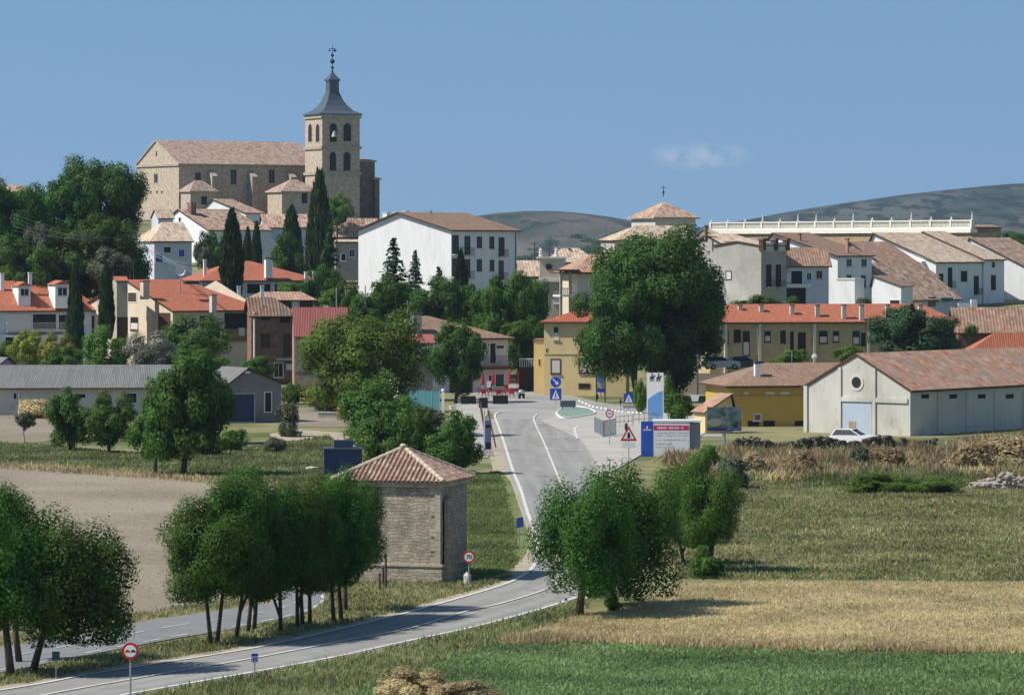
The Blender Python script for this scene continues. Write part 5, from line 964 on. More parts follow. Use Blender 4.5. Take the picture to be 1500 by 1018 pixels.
t, z, sc = post_sign('road_sign', 'round no overtaking sign with red ring and two small cars, at the bottom left', (191,1034), 953); p = round_sign(t, z, .31); t.location.z = 0
for x, m in ((-.105, 'redp'), (.105, 'blackp')):
    q = MB(); plate(q, [(x-.085,z-.035),(x+.085,z-.035),(x+.085,z+.01),(x+.05,z+.015),(x+.03,z+.05),(x-.03,z+.05),(x-.05,z+.015),(x-.085,z+.01)], -.042, -.035); plate(q, rect(x-.075,x-.045,z-.055,z-.034), -.042, -.035); plate(q, rect(x+.045,x+.075,z-.055,z-.034), -.042, -.035); q.build('car_symbol', M[m], p)
t, z, sc = post_sign('small_sign', 'small dark green square sign on a short post beside the left trees', (82,994), 960, up=.02); q = MB(); plate(q, rect(-.15,.15,z-.17,z+.17), -.03, 0); q.build('sign_plate', mk('dark green sign', (.03,.09,.09), (.03,.07,.07)), t)
t, z, sc = post_sign('kilometre_sign', 'small blue and white kilometre panel on a post at the lower road edge', (373,991), 963, .2, up=.05, pr=.03); q = MB(); plate(q, rect(-.13,.13,z-.17,z+.17), -.03, 0); p = q.build('sign_plate', M['bluep'], t); q = MB(); plate(q, rect(-.11,.11,z-.15,z+.06), -.036, -.029); q.build('sign_face', M['whitep'], p); text('22', .17, 'bluep', p, (0,-.042,z-.05)) if 0 else None
q = MB()
for x in (-.055, .045): plate(q, rect(x-.025, x+.03, z-.13, z+.03), -.042, -.035)
q.build('digit_marks', M['bluep'], p)
t, z, sc = post_sign('direction_sign', 'blue sign seen almost edge on at the grassy inside of the bend', (761,800), 765, 1.15, up=.1); q = MB(); plate(q, rect(-.45,.45,z-.28,z+.28), -.03, 0); q.build('sign_plate', M['bluep'], t)
B = G(829,888); t = thing('delineator_post', 'small white roadside delineator post left of the leaning tree', 'post', B); q = MB(); q.box(-.06,.06,-.03,.03,-.2,.55); q.box(-.15,.15,-.035,.035,.42,.5); q.build('post', M['whitep'], t); q = MB(); q.box(-.062,.062,-.032,.032,.3,.38); q.build('band', M['blackp'], t)
for x, y0, y1, lab in ((565,814,860,'tallest weathered wooden post in front of the chapel wall'), (561,832,858,'middle weathered wooden post before the chapel'), (556,842,866,'shortest wooden post before the chapel')):
    B = G(x, y1); h = (y1-y0)/(F/B.y); q = MB(); q.tube((0,0,-.3), (0,.02,h), .075, .055, 8); q.lathe([(.07,0),(.085,.06),(.03,.16)], 8, (0,.02,h-.02)); tag(q.build('wooden_post', M['trunk'], None, B), lab, 'post', 'wooden posts before the chapel')
B = G(684,857); q = MB(); q.rock((0,.25,.25), .36, random.Random(2), sq=(.7,.8,1.5)); tag(q.build('stone_block', M['concrete'], None, B), 'pale stone block standing behind the speed limit sign', 'stone')
# junction signs
t, z, sc = post_sign('road_sign', 'blue round keep right arrow sign above a pedestrian crossing panel, on the traffic island tip', (814,592), 562); r = .62; p = round_sign(t, z+.2, r, 'whitep', None); q = MB(); plate(q, circ(0, z+.2, r*.93), -.04, -.029); q.build('sign_face', M['bluep'], p)
q = MB(); a = Vector((.2, z-.02, 0)); plate(q, [(-.36,z+.5),(-.26,z+.56),(.12,z+.16),(.26,z+.28),(.3,z-.12),(-.1,z-.06),(.04,z+.06)], -.05, -.039); q.build('arrow', M['whitep'], p)
q = MB(); plate(q, rect(-.62,.62,z-1.75,z-.5), -.03, -.005); p = q.build('crossing_plate', M['bluep'], t); q = MB(); plate(q, [(-.42,z-1.62),(.42,z-1.62),(0,z-.62)], -.036, -.029); w = q.build('sign_face', M['whitep'], p)
def walker(x, z, h, par, y=-.042):
    q = MB(); plate(q, circ(x, z+h*.42, h*.09, 12), y, y+.007); plate(q, [(x-h*.07,z+h*.3),(x+h*.08,z+h*.3),(x+h*.06,z),(x+h*.2,z-h*.42),(x+h*.1,z-h*.44),(x,z-h*.1),(x-h*.14,z-h*.42),(x-h*.24,z-h*.4),(x-h*.07,z)], y, y+.007); return q.build('walking_symbol', M['blackp'], par)
walker(0, z-1.22, .62, p)
t, z, sc = post_sign('road_sign', 'blue square pedestrian crossing sign between walnut and totem', (921,604), 583.5); q = MB(); plate(q, rect(-.52,.52,z-.5,z+.5), -.03, -.005); p = q.build('sign_plate', M['bluep'], t); q = MB(); plate(q, [(-.4,z-.4),(.4,z-.4),(0,z+.42)], -.036, -.029); q.build('sign_face', M['whitep'], p); walker(0, z-.1, .52, p)
q = MB(); plate(q, rect(-.6,.6,z-1.0,z-.75), -.02, 0, 0); q.build('cross_bar', M['galv'], t)
t, z, sc = post_sign('road_sign', 'round red ringed sign with pale face on a tall post in the paved apron', (893,652), 606, up=.35); p = round_sign(t, z, .35, 'redp', 'whitep'); q = MB(); plate(q, [(-.16,z-.05),(.16,z-.05),(.12,z+.06),(-.12,z+.06)], -.042, -.035); q.build('car_symbol', M['galv'], p)
t, z, sc = post_sign('road_sign', 'red bordered warning triangle with a dark figure, left of the blue information panel', (921,690), 637); tri = lambda k, zz: [(-.64*k, zz-.45*k),(.64*k, zz-.45*k),(0, zz+.68*k)]
q = MB(); plate(q, tri(1,z), -.03, -.005); p = q.build('sign_plate', M['redp'], t); q = MB(); plate(q, tri(.66,z), -.036, -.029); q.build('sign_face', M['whitep'], p); q = MB(); plate(q, [(-.06,z+.2),(.06,z+.2),(.1,z-.02),(.1,z-.24),(-.1,z-.24),(-.1,z-.02)], -.042, -.035); q.build('figure_symbol', M['blackp'], p)
q = MB(); plate(q, rect(-.5,.5,z-.98,z-.56), -.03, -.005); q.build('sub_plate', M['whitep'], t)
for (x, y, cy, rr, lab, rz) in ((866,579,557,.42,'grey back of a round sign before the yellow house wall',.3), (875,594,581,.32,'dark round sign seen edge on beside the blue notice panel',1.25), (909,602,588,.3,'small dark sign seen edge on left of the crossing sign',1.25), (917,654,625,.34,'narrow grey sign seen edge on above the warning triangle',1.2)):
    t, z, sc = post_sign('road_sign', lab, (x, y), cy, rz); q = MB(); plate(q, circ(0, z, rr), -.03, 0); q.build('sign_plate', M['iron'], t)
B = G(880,589); t = thing('notice_panel', 'tall blue notice panel with pale middle on two legs before the yellow house', 'sign', B); sc = F/B.y; a = 6.5/sc
q = MB()
for x in (-a, a): q.tube((x,0,-.3), (x,0,(589-547)/sc), .06)
q.build('frame', M['iron'], t); q = MB(); plate(q, rect(-a*.9,a*.9,(589-575)/sc,(589-548)/sc), -.05, -.01); p = q.build('panel', M['lblue'], t); q = MB(); plate(q, rect(-a*.85,a*.85,(589-569)/sc,(589-560)/sc), -.056, -.049); q.build('panel_face', M['concrete'], p); q = MB(); plate(q, rect(-a*.85,a*.85,(589-574)/sc,(589-569.5)/sc), -.056, -.049); q.build('panel_foot', M['bluep'], p)
B = G(714,661); t = thing('bus_stop_totem', 'slim grey blue totem post with small dark panel at the pavement edge', 'totem', B, .5); sc = F/B.y; q = MB(); q.box(-.3,.3,-.12,.12,-.2,2.6); q.build('body', mk('grey lilac panel', (.25,.27,.37), (.2,.22,.31)), t); 
for z0, z1 in ((1.95,2.2),(.2,.75)): q = MB(); q.box(-.24,.24,-.14,-.119,z0,z1); q.build('panel', M['iron'], t)
B = G(704,668); q = MB(); q.box(-1.0,1.0,-.5,.5,-.2,.16); q.box(-.9,.9,.1,.4,.16,.5); tag(q.build('plinth', M['concrete'], None, B), 'low pale kerb plinth under the slim totem post', 'plinth')
# blue information panel and shelter behind it
B = G(975,669); sc = F/B.y; t = thing('information_panel', 'large white notice board with blue side strip and red heading beside the road', 'billboard', B, -.03); X = lambda px: (px-975)/sc; Z = lambda py: (669-py)/sc
q = MB(); q.box(X(957),X(1010),-.06,.06,Z(668),Z(618)); p = q.build('white_board', M['whitep'], t); q = MB(); q.box(X(939),X(956.8),-.08,.06,Z(669),Z(617)); b = q.build('blue_board', mk('deep blue panel', (.03,.10,.40), (.02,.06,.36), .4), t)
q = MB(); plate(q, rect(X(957.5),X(1009),Z(630),Z(623)), -.07, -.059); hd = q.build('heading', mk('crimson panel', (.62,.03,.10), (.55,.03,.09)), p)
def scribble(q, x0, x1, zc, hh, y, rr, fill=.8):
    x = x0
    while x < x1:
        w = hh*rr.uniform(.35, .75)
        if rr.random() < fill: plate(q, rect(x, min(x+w, x1), zc-hh*.5, zc+hh*rr.uniform(.35,.5)), y, y+.006)
        x += w+hh*.22
rr = random.Random(9); q = MB(); scribble(q, X(963), X(1001), Z(626.5), .16, -.078, rr, .9); q.build('lettering', M['whitep'], p)
q = MB(); scribble(q, X(942), X(954), Z(629.5), .1, -.088, rr, .9); plate(q, rect(X(947),X(949),Z(628),Z(624)), -.088, -.081); q.build('emblem', M['whitep'], b)
q = MB()
for y, x1, f_ in ((634,1008,.85),(637.5,1006,.8),(644,1004,.7),(650,984,.8),(655,975,.5),(661,1006,.25)): scribble(q, X(960), X(x1), Z(y), .07, -.068, rr, f_)
q.build('lettering', M['concrete'], p); q = MB(); q.box(X(956),X(1028),-.1,2.0,Z(618)+.01,Z(618)+.14); q.build('roof', M['whitep'], t); q = MB(); q.box(X(1010)+.02,X(1026),.5,2.0,-.2,Z(620)); q.build('shelter', M['galv'], t)
# totem with blue panels
B = G(959,620); sc = F/B.y; t = thing('totem_sign', 'tall white and blue totem with dark horse silhouettes, behind the information panel', 'totem', B, -.05); X = lambda px: (px-959)/sc; Z = lambda py: (620-py)/sc
q = MB(); q.box(X(947.5),X(972),-.14,.14,-.2,Z(546)); p = q.build('body', M['whitep'], t)
q = MB(); plate(q, [(X(949),Z(608)),(X(970.5),Z(608)),(X(970.5),Z(572)),(X(964),Z(574.5)),(X(957),Z(578.5)),(X(949),Z(585))], -.152, -.139); q.build('blue_field', M['lblue'], p)
q = MB(); plate(q, rect(X(949),X(970.5),Z(620),Z(607)), -.152, -.139); q.build('foot_panel', mk('pale blue panel', (.33,.45,.62), (.2,.33,.55), 1.2), p)
q = MB()
def horse(x, z, k):
    for pts in ([(-.45,.25),(.35,.28),(.42,.0),(.25,-.18),(-.3,-.18),(-.5,0)], [(.2,.2),(.42,.62),(.62,.62),(.78,.4),(.62,.36),(.5,.1)], [(-.42,0),(-.3,-.1),(-.36,-.75),(-.46,-.75)], [(-.2,-.1),(-.08,-.1),(-.12,-.7),(-.22,-.7)], [(.12,-.1),(.24,-.1),(.16,-.72),(.07,-.72)], [(.28,0),(.4,0),(.46,-.7),(.36,-.7)], [(-.15,.2),(.15,.22),(.12,.85),(-.08,.9)]): plate(q, [(x+a*k, z+b*k) for a, b in pts], -.155, -.139)
    plate(q, circ(x+.02*k, z+1.0*k, .15*k, 10), -.155, -.139)
horse(X(955), Z(553.5), .42); horse(X(964.5), Z(554), .42); q.build('horse_silhouette', M['blackp'], p)
# picture billboard
B = G(1061,662); sc = F/B.y; t = thing('billboard', 'landscape picture billboard on one post in front of the ochre house', 'billboard', B, .05); X = lambda px: (px-1061)/sc; Z = lambda py: (662-py)/sc
q = MB(); q.tube((0,.1,-.3), (0,.1,Z(632)), .12); q.build('post', M['galv'], t); q = MB(); q.box(X(1035.5),X(1086),-.06,.06,Z(631),Z(596)); p = q.build('board', mk('green grey landscape print', (.05,.1,.075), (.2,.26,.27), .9, .6, st=(1,1,1.6), c3=(.03,.035,.04), s3=.7, t3=(.5,.62)), t)
q = MB(); plate(q, [(X(1036.5)+(X(1057)-X(1036.5))*(.5+.5*math.cos(i*.419)), Z(618.5)+.33*math.sin(i*.419)) for i in range(15)], -.07, -.059); q.build('print_patch', mk('tan print', (.33,.3,.2), (.26,.27,.17)), p); q = MB(); plate(q, rect(X(1036.5),X(1085),Z(630.5),Z(626.5)), -.066, -.059); q.build('print_strip', mk('violet print', (.05,.035,.18), (.04,.03,.1)), p); q = MB(); scribble(q, X(1064), X(1083), Z(628.5), .1, -.076, rr); q.build('lettering', M['lblue'], p)
# barriers, kerbs, island
isl = [(815,607),(822,600),(840,597),(862,600),(872,606),(858,610),(826,614)]
q = MB(); g = [G(*p) for p in isl]; q.prism([(a.x, a.y) for a in g], lambda a, b, k: (a, b, .02+.14*k)); tag(q.build('traffic_island', mk('faded green paint', (.17,.25,.20), (.22,.29,.24), 1.5), None), 'faded green painted traffic island with white kerb in the junction', 'traffic island')
q = MB(); ring_ = catmull([Vector((a.x, a.y, 0)) for a in g]+[Vector((g[0].x, g[0].y, 0))], 4)
for i, (a, b) in enumerate(zip(ring_, ring_[1:])): q.tube(a+Vector((0,0,.1)), b+Vector((0,0,.1)), .11, .11, 6)
tag(q.build('kerb', M['whitep'], None), 'white kerb around the green traffic island', 'kerb')
B = G(832,601); q = MB(); q.box(-.8,.8,-.15,.15,.35,1.0); q.box(-.6,-.5,-.05,.05,0,.35); q.box(.5,.6,-.05,.05,0,.35); tag(q.build('low_sign', M['slate'], None, B), 'low dark board standing on the green traffic island', 'sign')
for k, (xa, ya, xb, yb) in enumerate(((848,588,868,597),(868,597,892,601),(896,602,916,605),(920,605,944,607))):
    a, b = G(xa, ya), G(xb, yb); q = MB(); n = 4
    for i in range(n): q.tube(a.lerp(b, i/n)+Vector((0,0,.08)), a.lerp(b, (i+.55)/n)+Vector((0,0,.08)), .1, .1, 6)
    tag(q.build('kerb', M['whitep'], None), ('broken white kerb below the yellow house', 'broken white kerb right of the traffic island', 'broken white kerb under the blue notice panel', 'broken white kerb below the crossing sign')[k], 'kerb', 'white kerbs of the junction')
a, b, c = G(871,634), G(884,641), G(902,637)
t = thing('guard_railing', 'grey mesh guard railing curving along the paved apron', 'railing', a); q = MB()
for p0, p1 in ((a, b), (b, c)):
    p0 = p0-a; p1 = p1-a; n = 24
    for zz in (.1, 1.45): q.tube(p0+Vector((0,0,zz)), p1+Vector((0,0,zz)), .035, .035, 6)
    for i in range(n+1): u = p0.lerp(p1, i/n); q.tube(u, u+Vector((0,0,1.5)), .05 if i % 12 == 0 else .022, None, 5)
q.build('rails', M['galv'], t)
for i, (x0, x1, y) in enumerate(((902,926,626),(928,960,622))):
    a = G(x0, y); b = G(x1, y-2)-a; q = MB()
    for zz in (.5, 1.0): q.tube(Vector((0,0,zz)), b+Vector((0,0,zz)), .03, None, 6)
    for k in range(5): u = b*(k/4); q.tube(u, u+Vector((0,0,1.1)), .035, None, 6)
    tag(q.build('pedestrian_railing', M['galv'], None, a), ('thin grey pedestrian railing behind the warning triangle', 'thin grey pedestrian railing left of the information panel')[i], 'railing', 'pedestrian railings of the apron')
for i, (x, y) in enumerate(((893,673),(924,676))): B = G(x,y+14); q = MB(); q.tube((0,0,-.2),(0,0,.75),.05); q.tube((-.25,0,.7),(.25,0,.7),.04); tag(q.build('post', M['galv'], None, B), ('short grey post at the apron corner, left one', 'short grey post under the warning triangle')[i], 'post')
# street lamps
for px, y0, y1, s, lab in ((1022,520,602,13.3,'slim grey pole in front of the garden wall'), (880,500,588,13.0,'thin pole standing at the yellow house corner'), (535,420,470,11.9,'wooden pole among the dark trees before the white gable'), (493,424,452,11.6,'thin pole right of the orange hipped villa')):
    B = P(px, y1, F/s); h = (y1-y0)/s; t = thing('utility_pole', lab, 'pole', B); q = MB(); q.tube((0,0,-2), (0,0,h), .11, .07); q.build('pole', M['galv'], t); q = MB(); q.lathe([(.09,0),(.1,.08),(.03,.14)], 8, (0,0,h)); q.build('cap', M['galv'], t)
B = P(1018,600,F/13.6); t = thing('litter_sign', 'small white trapezoid panel on a stub post beside the yellow annex', 'sign', B); q = MB(); q.tube((0,0,-1),(0,0,1.0),.05); q.build('pole', M['galv'], t); q = MB(); q.prism([(-.32,.9),(.32,.9),(.5,1.6),(-.5,1.6)], lambda a, b, k: (a, -.1+.1*k, b)); q.build('panel', M['whitep'], t)
B = P(1193,530,F/13.6); t = thing('satellite_dish', 'white satellite dish on a short mast above the ochre house roof', 'satellite dish', B); q = MB(); q.tube((0,.1,-1.5),(0,.1,.6),.04); q.build('mast', M['galv'], t); q = MB(); 
for i in range(6):
    r0, r1 = .31*i/6, .31*(i+1)/6
    for k in range(18): a, b = k*.349, (k+1)*.349; q.face([(r0*math.cos(a), r0*r0*.6-.1, .55+r0*math.sin(a)), (r1*math.cos(a), r1*r1*.6-.1, .55+r1*math.sin(a)), (r1*math.cos(b), r1*r1*.6-.1, .55+r1*math.sin(b)), (r0*math.cos(b), r0*r0*.6-.1, .55+r0*math.sin(b))])
q.build('dish', M['whitep'], t)
B = P(264,410,F/11.6); t = thing('satellite_dish', 'white satellite dish on the roof mast behind the cream villa', 'satellite dish', B); q = MB(); q.tube((0,.1,-2),(0,.1,1.6),.06); q.tube((-.4,.1,1.5),(.6,.1,1.5),.05); q.build('mast', M['galv'], t); q = MB(); q.lathe([(.02,0),(.4,.05),(.62,.2),(.64,.2),(.4,.0),(.02,-.05)], 20); o = q.build('dish', M['whitep'], t, (0,-.1,1.1)); o.rotation_euler = (math.radians(80), 0, .3)
# lattice pole and wires
B = P(193,424,F/11.0); t = thing('power_pole', 'grey lattice power pole with crossarms left of the white houses', 'power pole', B); h = (424-344)/11.0; q = MB()
for x in (-.28, .28):
    for y in (-.28, .28): q.tube((x,y,-1),(x*.6,y*.6,h), .05, .05, 5)
n = 10
for i in range(n):
    z0, z1 = h*i/n, h*(i+1)/n; k0, k1 = .28-.112*i/n, .28-.112*(i+1)/n
    for y in (-1, 1): q.tube((-k0,y*k0,z0),(k1,y*k1,z1),.03,.03,4); q.tube((y*k0,-k0,z0),(y*k1,k1,z1),.03,.03,4)
q.build('lattice', M['galv'], t); q = MB(); q.box(-.95,.95,-.06,.06,h-.35,h-.22); q.box(-.7,.7,-.06,.06,h-1.0,h-.88); arm = q.build('crossarm', M['galv'], t); q = MB()
for x in (-.85,-.45,.45,.85): q.lathe([(.05,0),(.09,.08),(.05,.16),(.08,.24),(.03,.32)], 8, (x,0,h-.22))
q.build('insulator', M['framew'], arm)
for i in range(5):
    a = B+Vector((-.85+i*.42, 0, h+.08-(.7 if i % 2 else 0))); e = P(20, 314+i*6, F/11.6); f2 = P(275+i*4, 386+i*4, F/11.8); q = MB()
    for p0, p1, sag in ((a, e, .8), (a, f2, .7)):
        pts = [p0.lerp(p1, k/14)-Vector((0,0,sag*4*(k/14)*(1-k/14))) for k in range(15)]; q.path(pts, [.028]*15, 4)
    tag(q.build('power_line', M['galv'], None), ('topmost grey power line leaving the lattice pole','second power line from the top at the lattice pole','middle power line of five at the lattice pole','fourth power line from the top at the lattice pole','lowest grey power line leaving the lattice pole')[i], 'power line', 'power lines on the lattice pole')
# ------------------------------------------------------------------ vehicles
def car(label, B, rz, paint, L=4.1, W=1.7):
    t = thing('parked_car', label, 'car', B, rz); h = .34; q = MB()
    side = [(-L/2,.35),(-L/2,.78),(-L/2+.12,.95),(-L*.22,.98),(L*.30,1.0),(L/2-.05,.88),(L/2,.6),(L/2,.3),(L*.38,.24),(-L*.38,.24)]
    side = [(-a, b) for a, b in side][::-1]; q.prism(side, lambda a, b, k: (a, -W/2+W*k, b)); q.build('body', M[paint], t)
    q = MB(); w = W/2; lo = [(-L*.20,-w+.04),(L*.44,-w+.04),(L*.44,w-.04),(-L*.20,w-.04)]; hi = [(L*.02,-w+.22),(L*.36,-w+.22),(L*.36,w-.22),(L*.02,w-.22)]; A = [Vector((x,y,.97)) for x, y in lo]; C = [Vector((x,y,1.44)) for x, y in hi]
    for i in range(4): q.face([A[i], A[(i+1)%4], C[(i+1)%4], C[i]])
    q.face(C); q.build('windows', M['glass'], t); q = MB(); c2 = [(L*.0,-w+.2),(L*.37,-w+.2),(L*.37,w-.2),(L*.0,w-.2)]; q.prism(c2, lambda a, b, k: (a, b, 1.43+.06*k))
    for i in range(4): q.tube(A[i], C[i], .045, .045, 5)
    q.tube((L*.18,-w+.06,.97),(L*.19,-w+.2,1.45),.04,.04,5); q.build('roof', M[paint], t)
    for x in (-L*.31, L*.31):
        for y in (-w+.02, w-.02):
            q = MB(); q.tube((x,y-.1,.31),(x,y+.1,.31),.31,.31,18); wh = q.build('wheel', M['rubber'], t); q = MB(); q.tube((x,y-.11,.31),(x,y+.11,.31),.18,.18,12); q.build('rim', M['galv'], wh)
    for y in (-w+.3, w-.3): q = MB(); q.box(-L/2-.02,-L/2+.06,y-.18,y+.18,.62,.78); q.build('headlight', M['glass'], t)
    for y in (-w+.2, w-.2): q = MB(); q.box(L/2-.06,L/2+.02,y-.12,y+.12,.62,.85); q.build('tail_light', M['redp'], t)
    q = MB(); q.box(-L/2-.03,-L/2+.1,-w+.1,w-.1,.28,.5); q.build('bumper', M['iron'], t); return t
car('white car parked in front of the warehouse blue doors, half hidden by the stone wall', G(1252,654)+Vector((0,0,.0)), math.radians(152), 'carwhite')
car('beige car parked under the walnut beside the terraced houses', P(1056,541,F/13.0), math.radians(200), 'carlight'); car('dark car parked right of the beige one behind the garden wall', P(1092,541,F/12.9), math.radians(190), 'cardark')
# motorbike
B = G(764,584); t = thing('motorbike', 'white and dark motorbike parked at the edge of the bar terrace', 'motorbike', B, math.radians(70)); q = MB()
for x in (-.65,.65): q = MB(); q.tube((x,-.06,.31),(x,.06,.31),.31,.31,18); q.build('wheel', M['rubber'], t)
q = MB(); q.path([(-.65,0,.31),(-.4,0,.75),(-.5,0,1.05)],[.05,.05,.04],6); q.tube((-.5,-.33,1.05),(-.5,.33,1.05),.025); q.path([(.65,0,.31),(.1,0,.45),(-.35,0,.5)],[.06,.12,.1],6); q.build('frame', M['iron'], t); q = MB(); q.path([(-.55,0,.7),(-.35,0,.85),(0,0,.8),(.35,0,.78),(.8,0,.92)],[.16,.2,.17,.16,.08],8); q.build('fairing', M['whitep'], t); q = MB(); q.path([(-.02,0,.92),(.35,0,.88),(.7,0,.98)],[.1,.13,.08],8); q.build('seat', M['rubber'], t)
# bar terrace
def parasol(label, px, py, s):
    B = G(px, py); t = thing('parasol', label, 'parasol', B, 0, 'folded red parasols of the bar'); q = MB(); q.tube((0,0,0),(0,0,2.6),.03); q.build('pole', M['framew'], t); q = MB(); q.lathe([(.05,1.0),(.2,1.1),(.23,1.3),(.17,1.9),(.1,2.4),(.03,2.62)], 12, rot=.2); q.build('canopy', M['clothred'], t); q = MB(); q.lathe([(.3,0),(.3,.08),(.05,.12)], 14); q.build('base', M['concrete'], t)
for px, py, lab in ((707,577,'folded red parasol at the left end of the bar terrace'), (722,577,'folded red parasol beside the bar door'), (746,575,'folded red parasol near the right end of the bar terrace'), (758,574,'folded red parasol nearest the motorbike')): parasol(lab, px, py, 0)
def chair():
    t = thing('terrace_chair', 'x', 'chair', (0,0,0), 0, 'red plastic chairs of the bar'); q = MB(); q.box(-.24,.24,-.22,.24,.42,.47); q.build('seat', M['plasticred'], t); q = MB(); q.box(-.24,.24,.2,.25,.47,.9); q.build('backrest', M['plasticred'], t)
    for x in (-.21,.21):
        for y in (-.19,.21): q = MB(); q.tube((x,y,0),(x*.95,y*.95,.42),.025,.025,6); q.build('leg', M['plasticred'], t)
    for x in (-.26,.26): q = MB(); q.box(x-.025,x+.025,-.2,.22,.62,.66); q.build('armrest', M['plasticred'], t)
    return t
def table():
    t = thing('terrace_table', 'x', 'table', (0,0,0), 0, 'red tables of the bar'); q = MB(); q.box(-.4,.4,-.4,.4,.7,.74); q.build('tabletop', M['plasticred'], t)
    for x in (-.35,.35):
        for y in (-.35,.35): q = MB(); q.tube((x,y,0),(x,y,.7),.03,.03,6); q.build('leg', M['plasticred'], t)
    return t
def dup(r):
    c = r.copy(); COL.objects.link(c)
    for k in r.children: d = k.copy(); COL.objects.link(d); d.parent = c
    return c
c0, t0 = chair(), table(); first = True
for i, (x, y, lab) in enumerate(((711,579,'red table under the leftmost folded parasol'), (732,580,'red table before the bar door, in the row front'), (748,579,'red table near the right parasols'))):
    o = t0 if i == 0 else dup(t0); o.location = G(x, y); o['label'] = lab
for i, (x, y, rz, lab) in enumerate(((704,578,1.4,'leftmost red chair of the bar terrace'), (717,580,-1.5,'red chair right of the left table'), (709,582,3.0,'red chair in front of the left table'), (725,582,1.6,'red chair left of the middle table'), (731,583,3.1,'red chair with its back to the road, before the middle table'), (738,581,-1.4,'red chair right of the middle table'), (743,578,1.2,'red chair left of the right table'), (750,582,2.9,'red chair before the right table'), (755,578,-1.6,'rightmost red chair of the bar terrace'), (742,575,0.2,'red chair behind the right table against the bar wall'))):
    o = c0 if i == 0 else dup(c0); o.location = G(x, y); o.rotation_euler.z = rz; o['label'] = lab
for i, (x, y, w, hgt, lab) in enumerate(((686,592,.8,1.1,'dark planter box left of the terrace entrance'), (733,592,.8,1.2,'dark planter box right of the terrace entrance'), (708,598,.45,1.4,'narrow dark bin at the forecourt kerb'))):
    B = G(x, y); t = thing('planter', lab, 'planter', B, .1); q = MB(); q.box(-w,w,-.3,.3,-.1,hgt*.75); q.build('box', M['iron'], t); q = MB(); q.box(-w*.96,w*.96,-.26,.26,hgt*.75,hgt*.8); q.build('rim', M['trunk'], t)
for i, (x, y, h_, lab) in enumerate(((718,574,2.6,'grey white board on a pole before the bar facade'),)):
    t, z, sc = post_sign('small_sign', lab, (716,587), 563); q = MB(); plate(q, rect(-.24,.24,z-.35,z+.35), -.03, 0); q.build('sign_plate', M['whitep'], t)
for i, (x, y) in enumerate(((677,586),(671,590),(661,600))): q = MB(); q.lathe([(.16,0),(.22,.35),(.25,.4),(.2,.42)], 10); tag(q.build('flower_pot', M['whitep'], None, G(x,y)), ('white flower pot nearest the dark planter box','white flower pot left of the dark planter','white flower pot beside the cream forecourt wall')[i], 'flower pot', 'white pots by the bar forecourt')
a, b = G(704,602), G(713,656); t = thing('metal_railing', 'low dark railing along the kerb between forecourt and totem post', 'railing', a); q = MB(); d = b-a
q.tube((0,0,.9), d+Vector((0,0,.9)), .05, None, 6); q.tube((0,0,.45), d+Vector((0,0,.45)), .03, None, 6)
for k in range(13): u = d*(k/12); q.tube(u+Vector((0,0,-.1)), u+Vector((0,0,.95)), .05, None, 6)
q.build('rails', M['brownwood'], t)
# teal netting fence and white post
a, b = G(600,600), G(644,604); t = thing('netting_fence', 'teal netting fence beside the bar garden', 'fence', a); q = MB(); d = b-a; q.prism([(0,0),(1,0),(1,2.0),(0,2.0)], lambda u, v, k: (d.x*u, d.y*u+.06*k, v+.1)); q.build('netting', M['teal'], t); q = MB()

for k in range(5): q = MB(); u = d*(k/4); q.tube(u+Vector((0,-.06,-.2)), u+Vector((0,-.06,2.3)), .05); q.build('post', M['galv'], t)
B = G(649,604); q = MB(); q.box(-.14,.14,-.14,.14,-.2,2.2); q.lathe([(.22,0),(.2,.12),(.05,.2)], 4, (0,0,2.2)); tag(q.build('gate_post', M['white'], None, B), 'white gate post right of the teal netting', 'post')
# container behind the chapel, water trough
B = G(502,697); t = thing('blue_container', 'dark navy tool container with a smaller box on top behind the chapel', 'container', B, .08); q = MB(); q.box(-1.4,1.4,-.8,.8,-.2,2.0)
for i in range(14): q.box(-1.38+i*.2,-1.3+i*.2,-.84,-.799,0,1.9)
q.build('body', M['navy'], t); q = MB(); q.box(-1.45,1.45,-.85,.85,2.0,2.1); q.build('lid', M['slate'], t); q = MB(); q.box(-.65,.75,-.5,.5,2.1,2.65); q.build('box', M['navy'], t)
B = G(505,640); q = MB()
for i in range(9): q.box(-1.6+i*.36, -1.6+i*.36+.3, -.3, .3, 0, .5)
q.box(-1.7,1.7,-.35,.35,.5,.58); tag(q.build('garden_bench', M['concrete'], None, G(490,612)), 'long pale slatted garden bench under the yellow vine', 'bench')
q = MB(); q.box(-.8,.8,-.4,.4,.35,.5); q.box(-.7,-.5,-.3,.3,0,.35); q.box(.5,.7,-.3,.3,0,.35); tag(q.build('stone_table', M['concrete'], None, G(430,640)), 'pale stone slab table at the end of the garden path', 'table')
# dry stone wall and rubble heap
q = MB(); rr = random.Random(21); a, b = G(1072,660), G(1372,656)
for i in range(520):
    u = rr.random(); p = a.lerp(b, u); z = rr.uniform(0, 1.0)*(.85+.25*math.sin(u*19)); q.rock((p.x-a.x, p.y-a.y+rr.uniform(-.25,.25), z), rr.uniform(.12,.26), rr, 0, (1.3,1,.75))
tag(q.build('dry_stone_wall', mk('dark dry stone', (.10,.085,.07), (.05,.043,.038), 1.2, c3=(.17,.14,.11), s3=.8), None, a), 'dark tumbledown dry stone wall in front of the warehouse and car', 'wall')
q = MB(); c = G(1475,716); q.rock((0,0,.1), 1.5, rr, 0, (2.2,.8,.45))
for i in range(240): x = rr.gauss(0, 1.9); q.rock((x, rr.gauss(0,.7), max(0, 1.0*math.exp(-(x/2.2)**2)*rr.random())), rr.uniform(.1,.27), rr, 0, (1.2,1,.7))
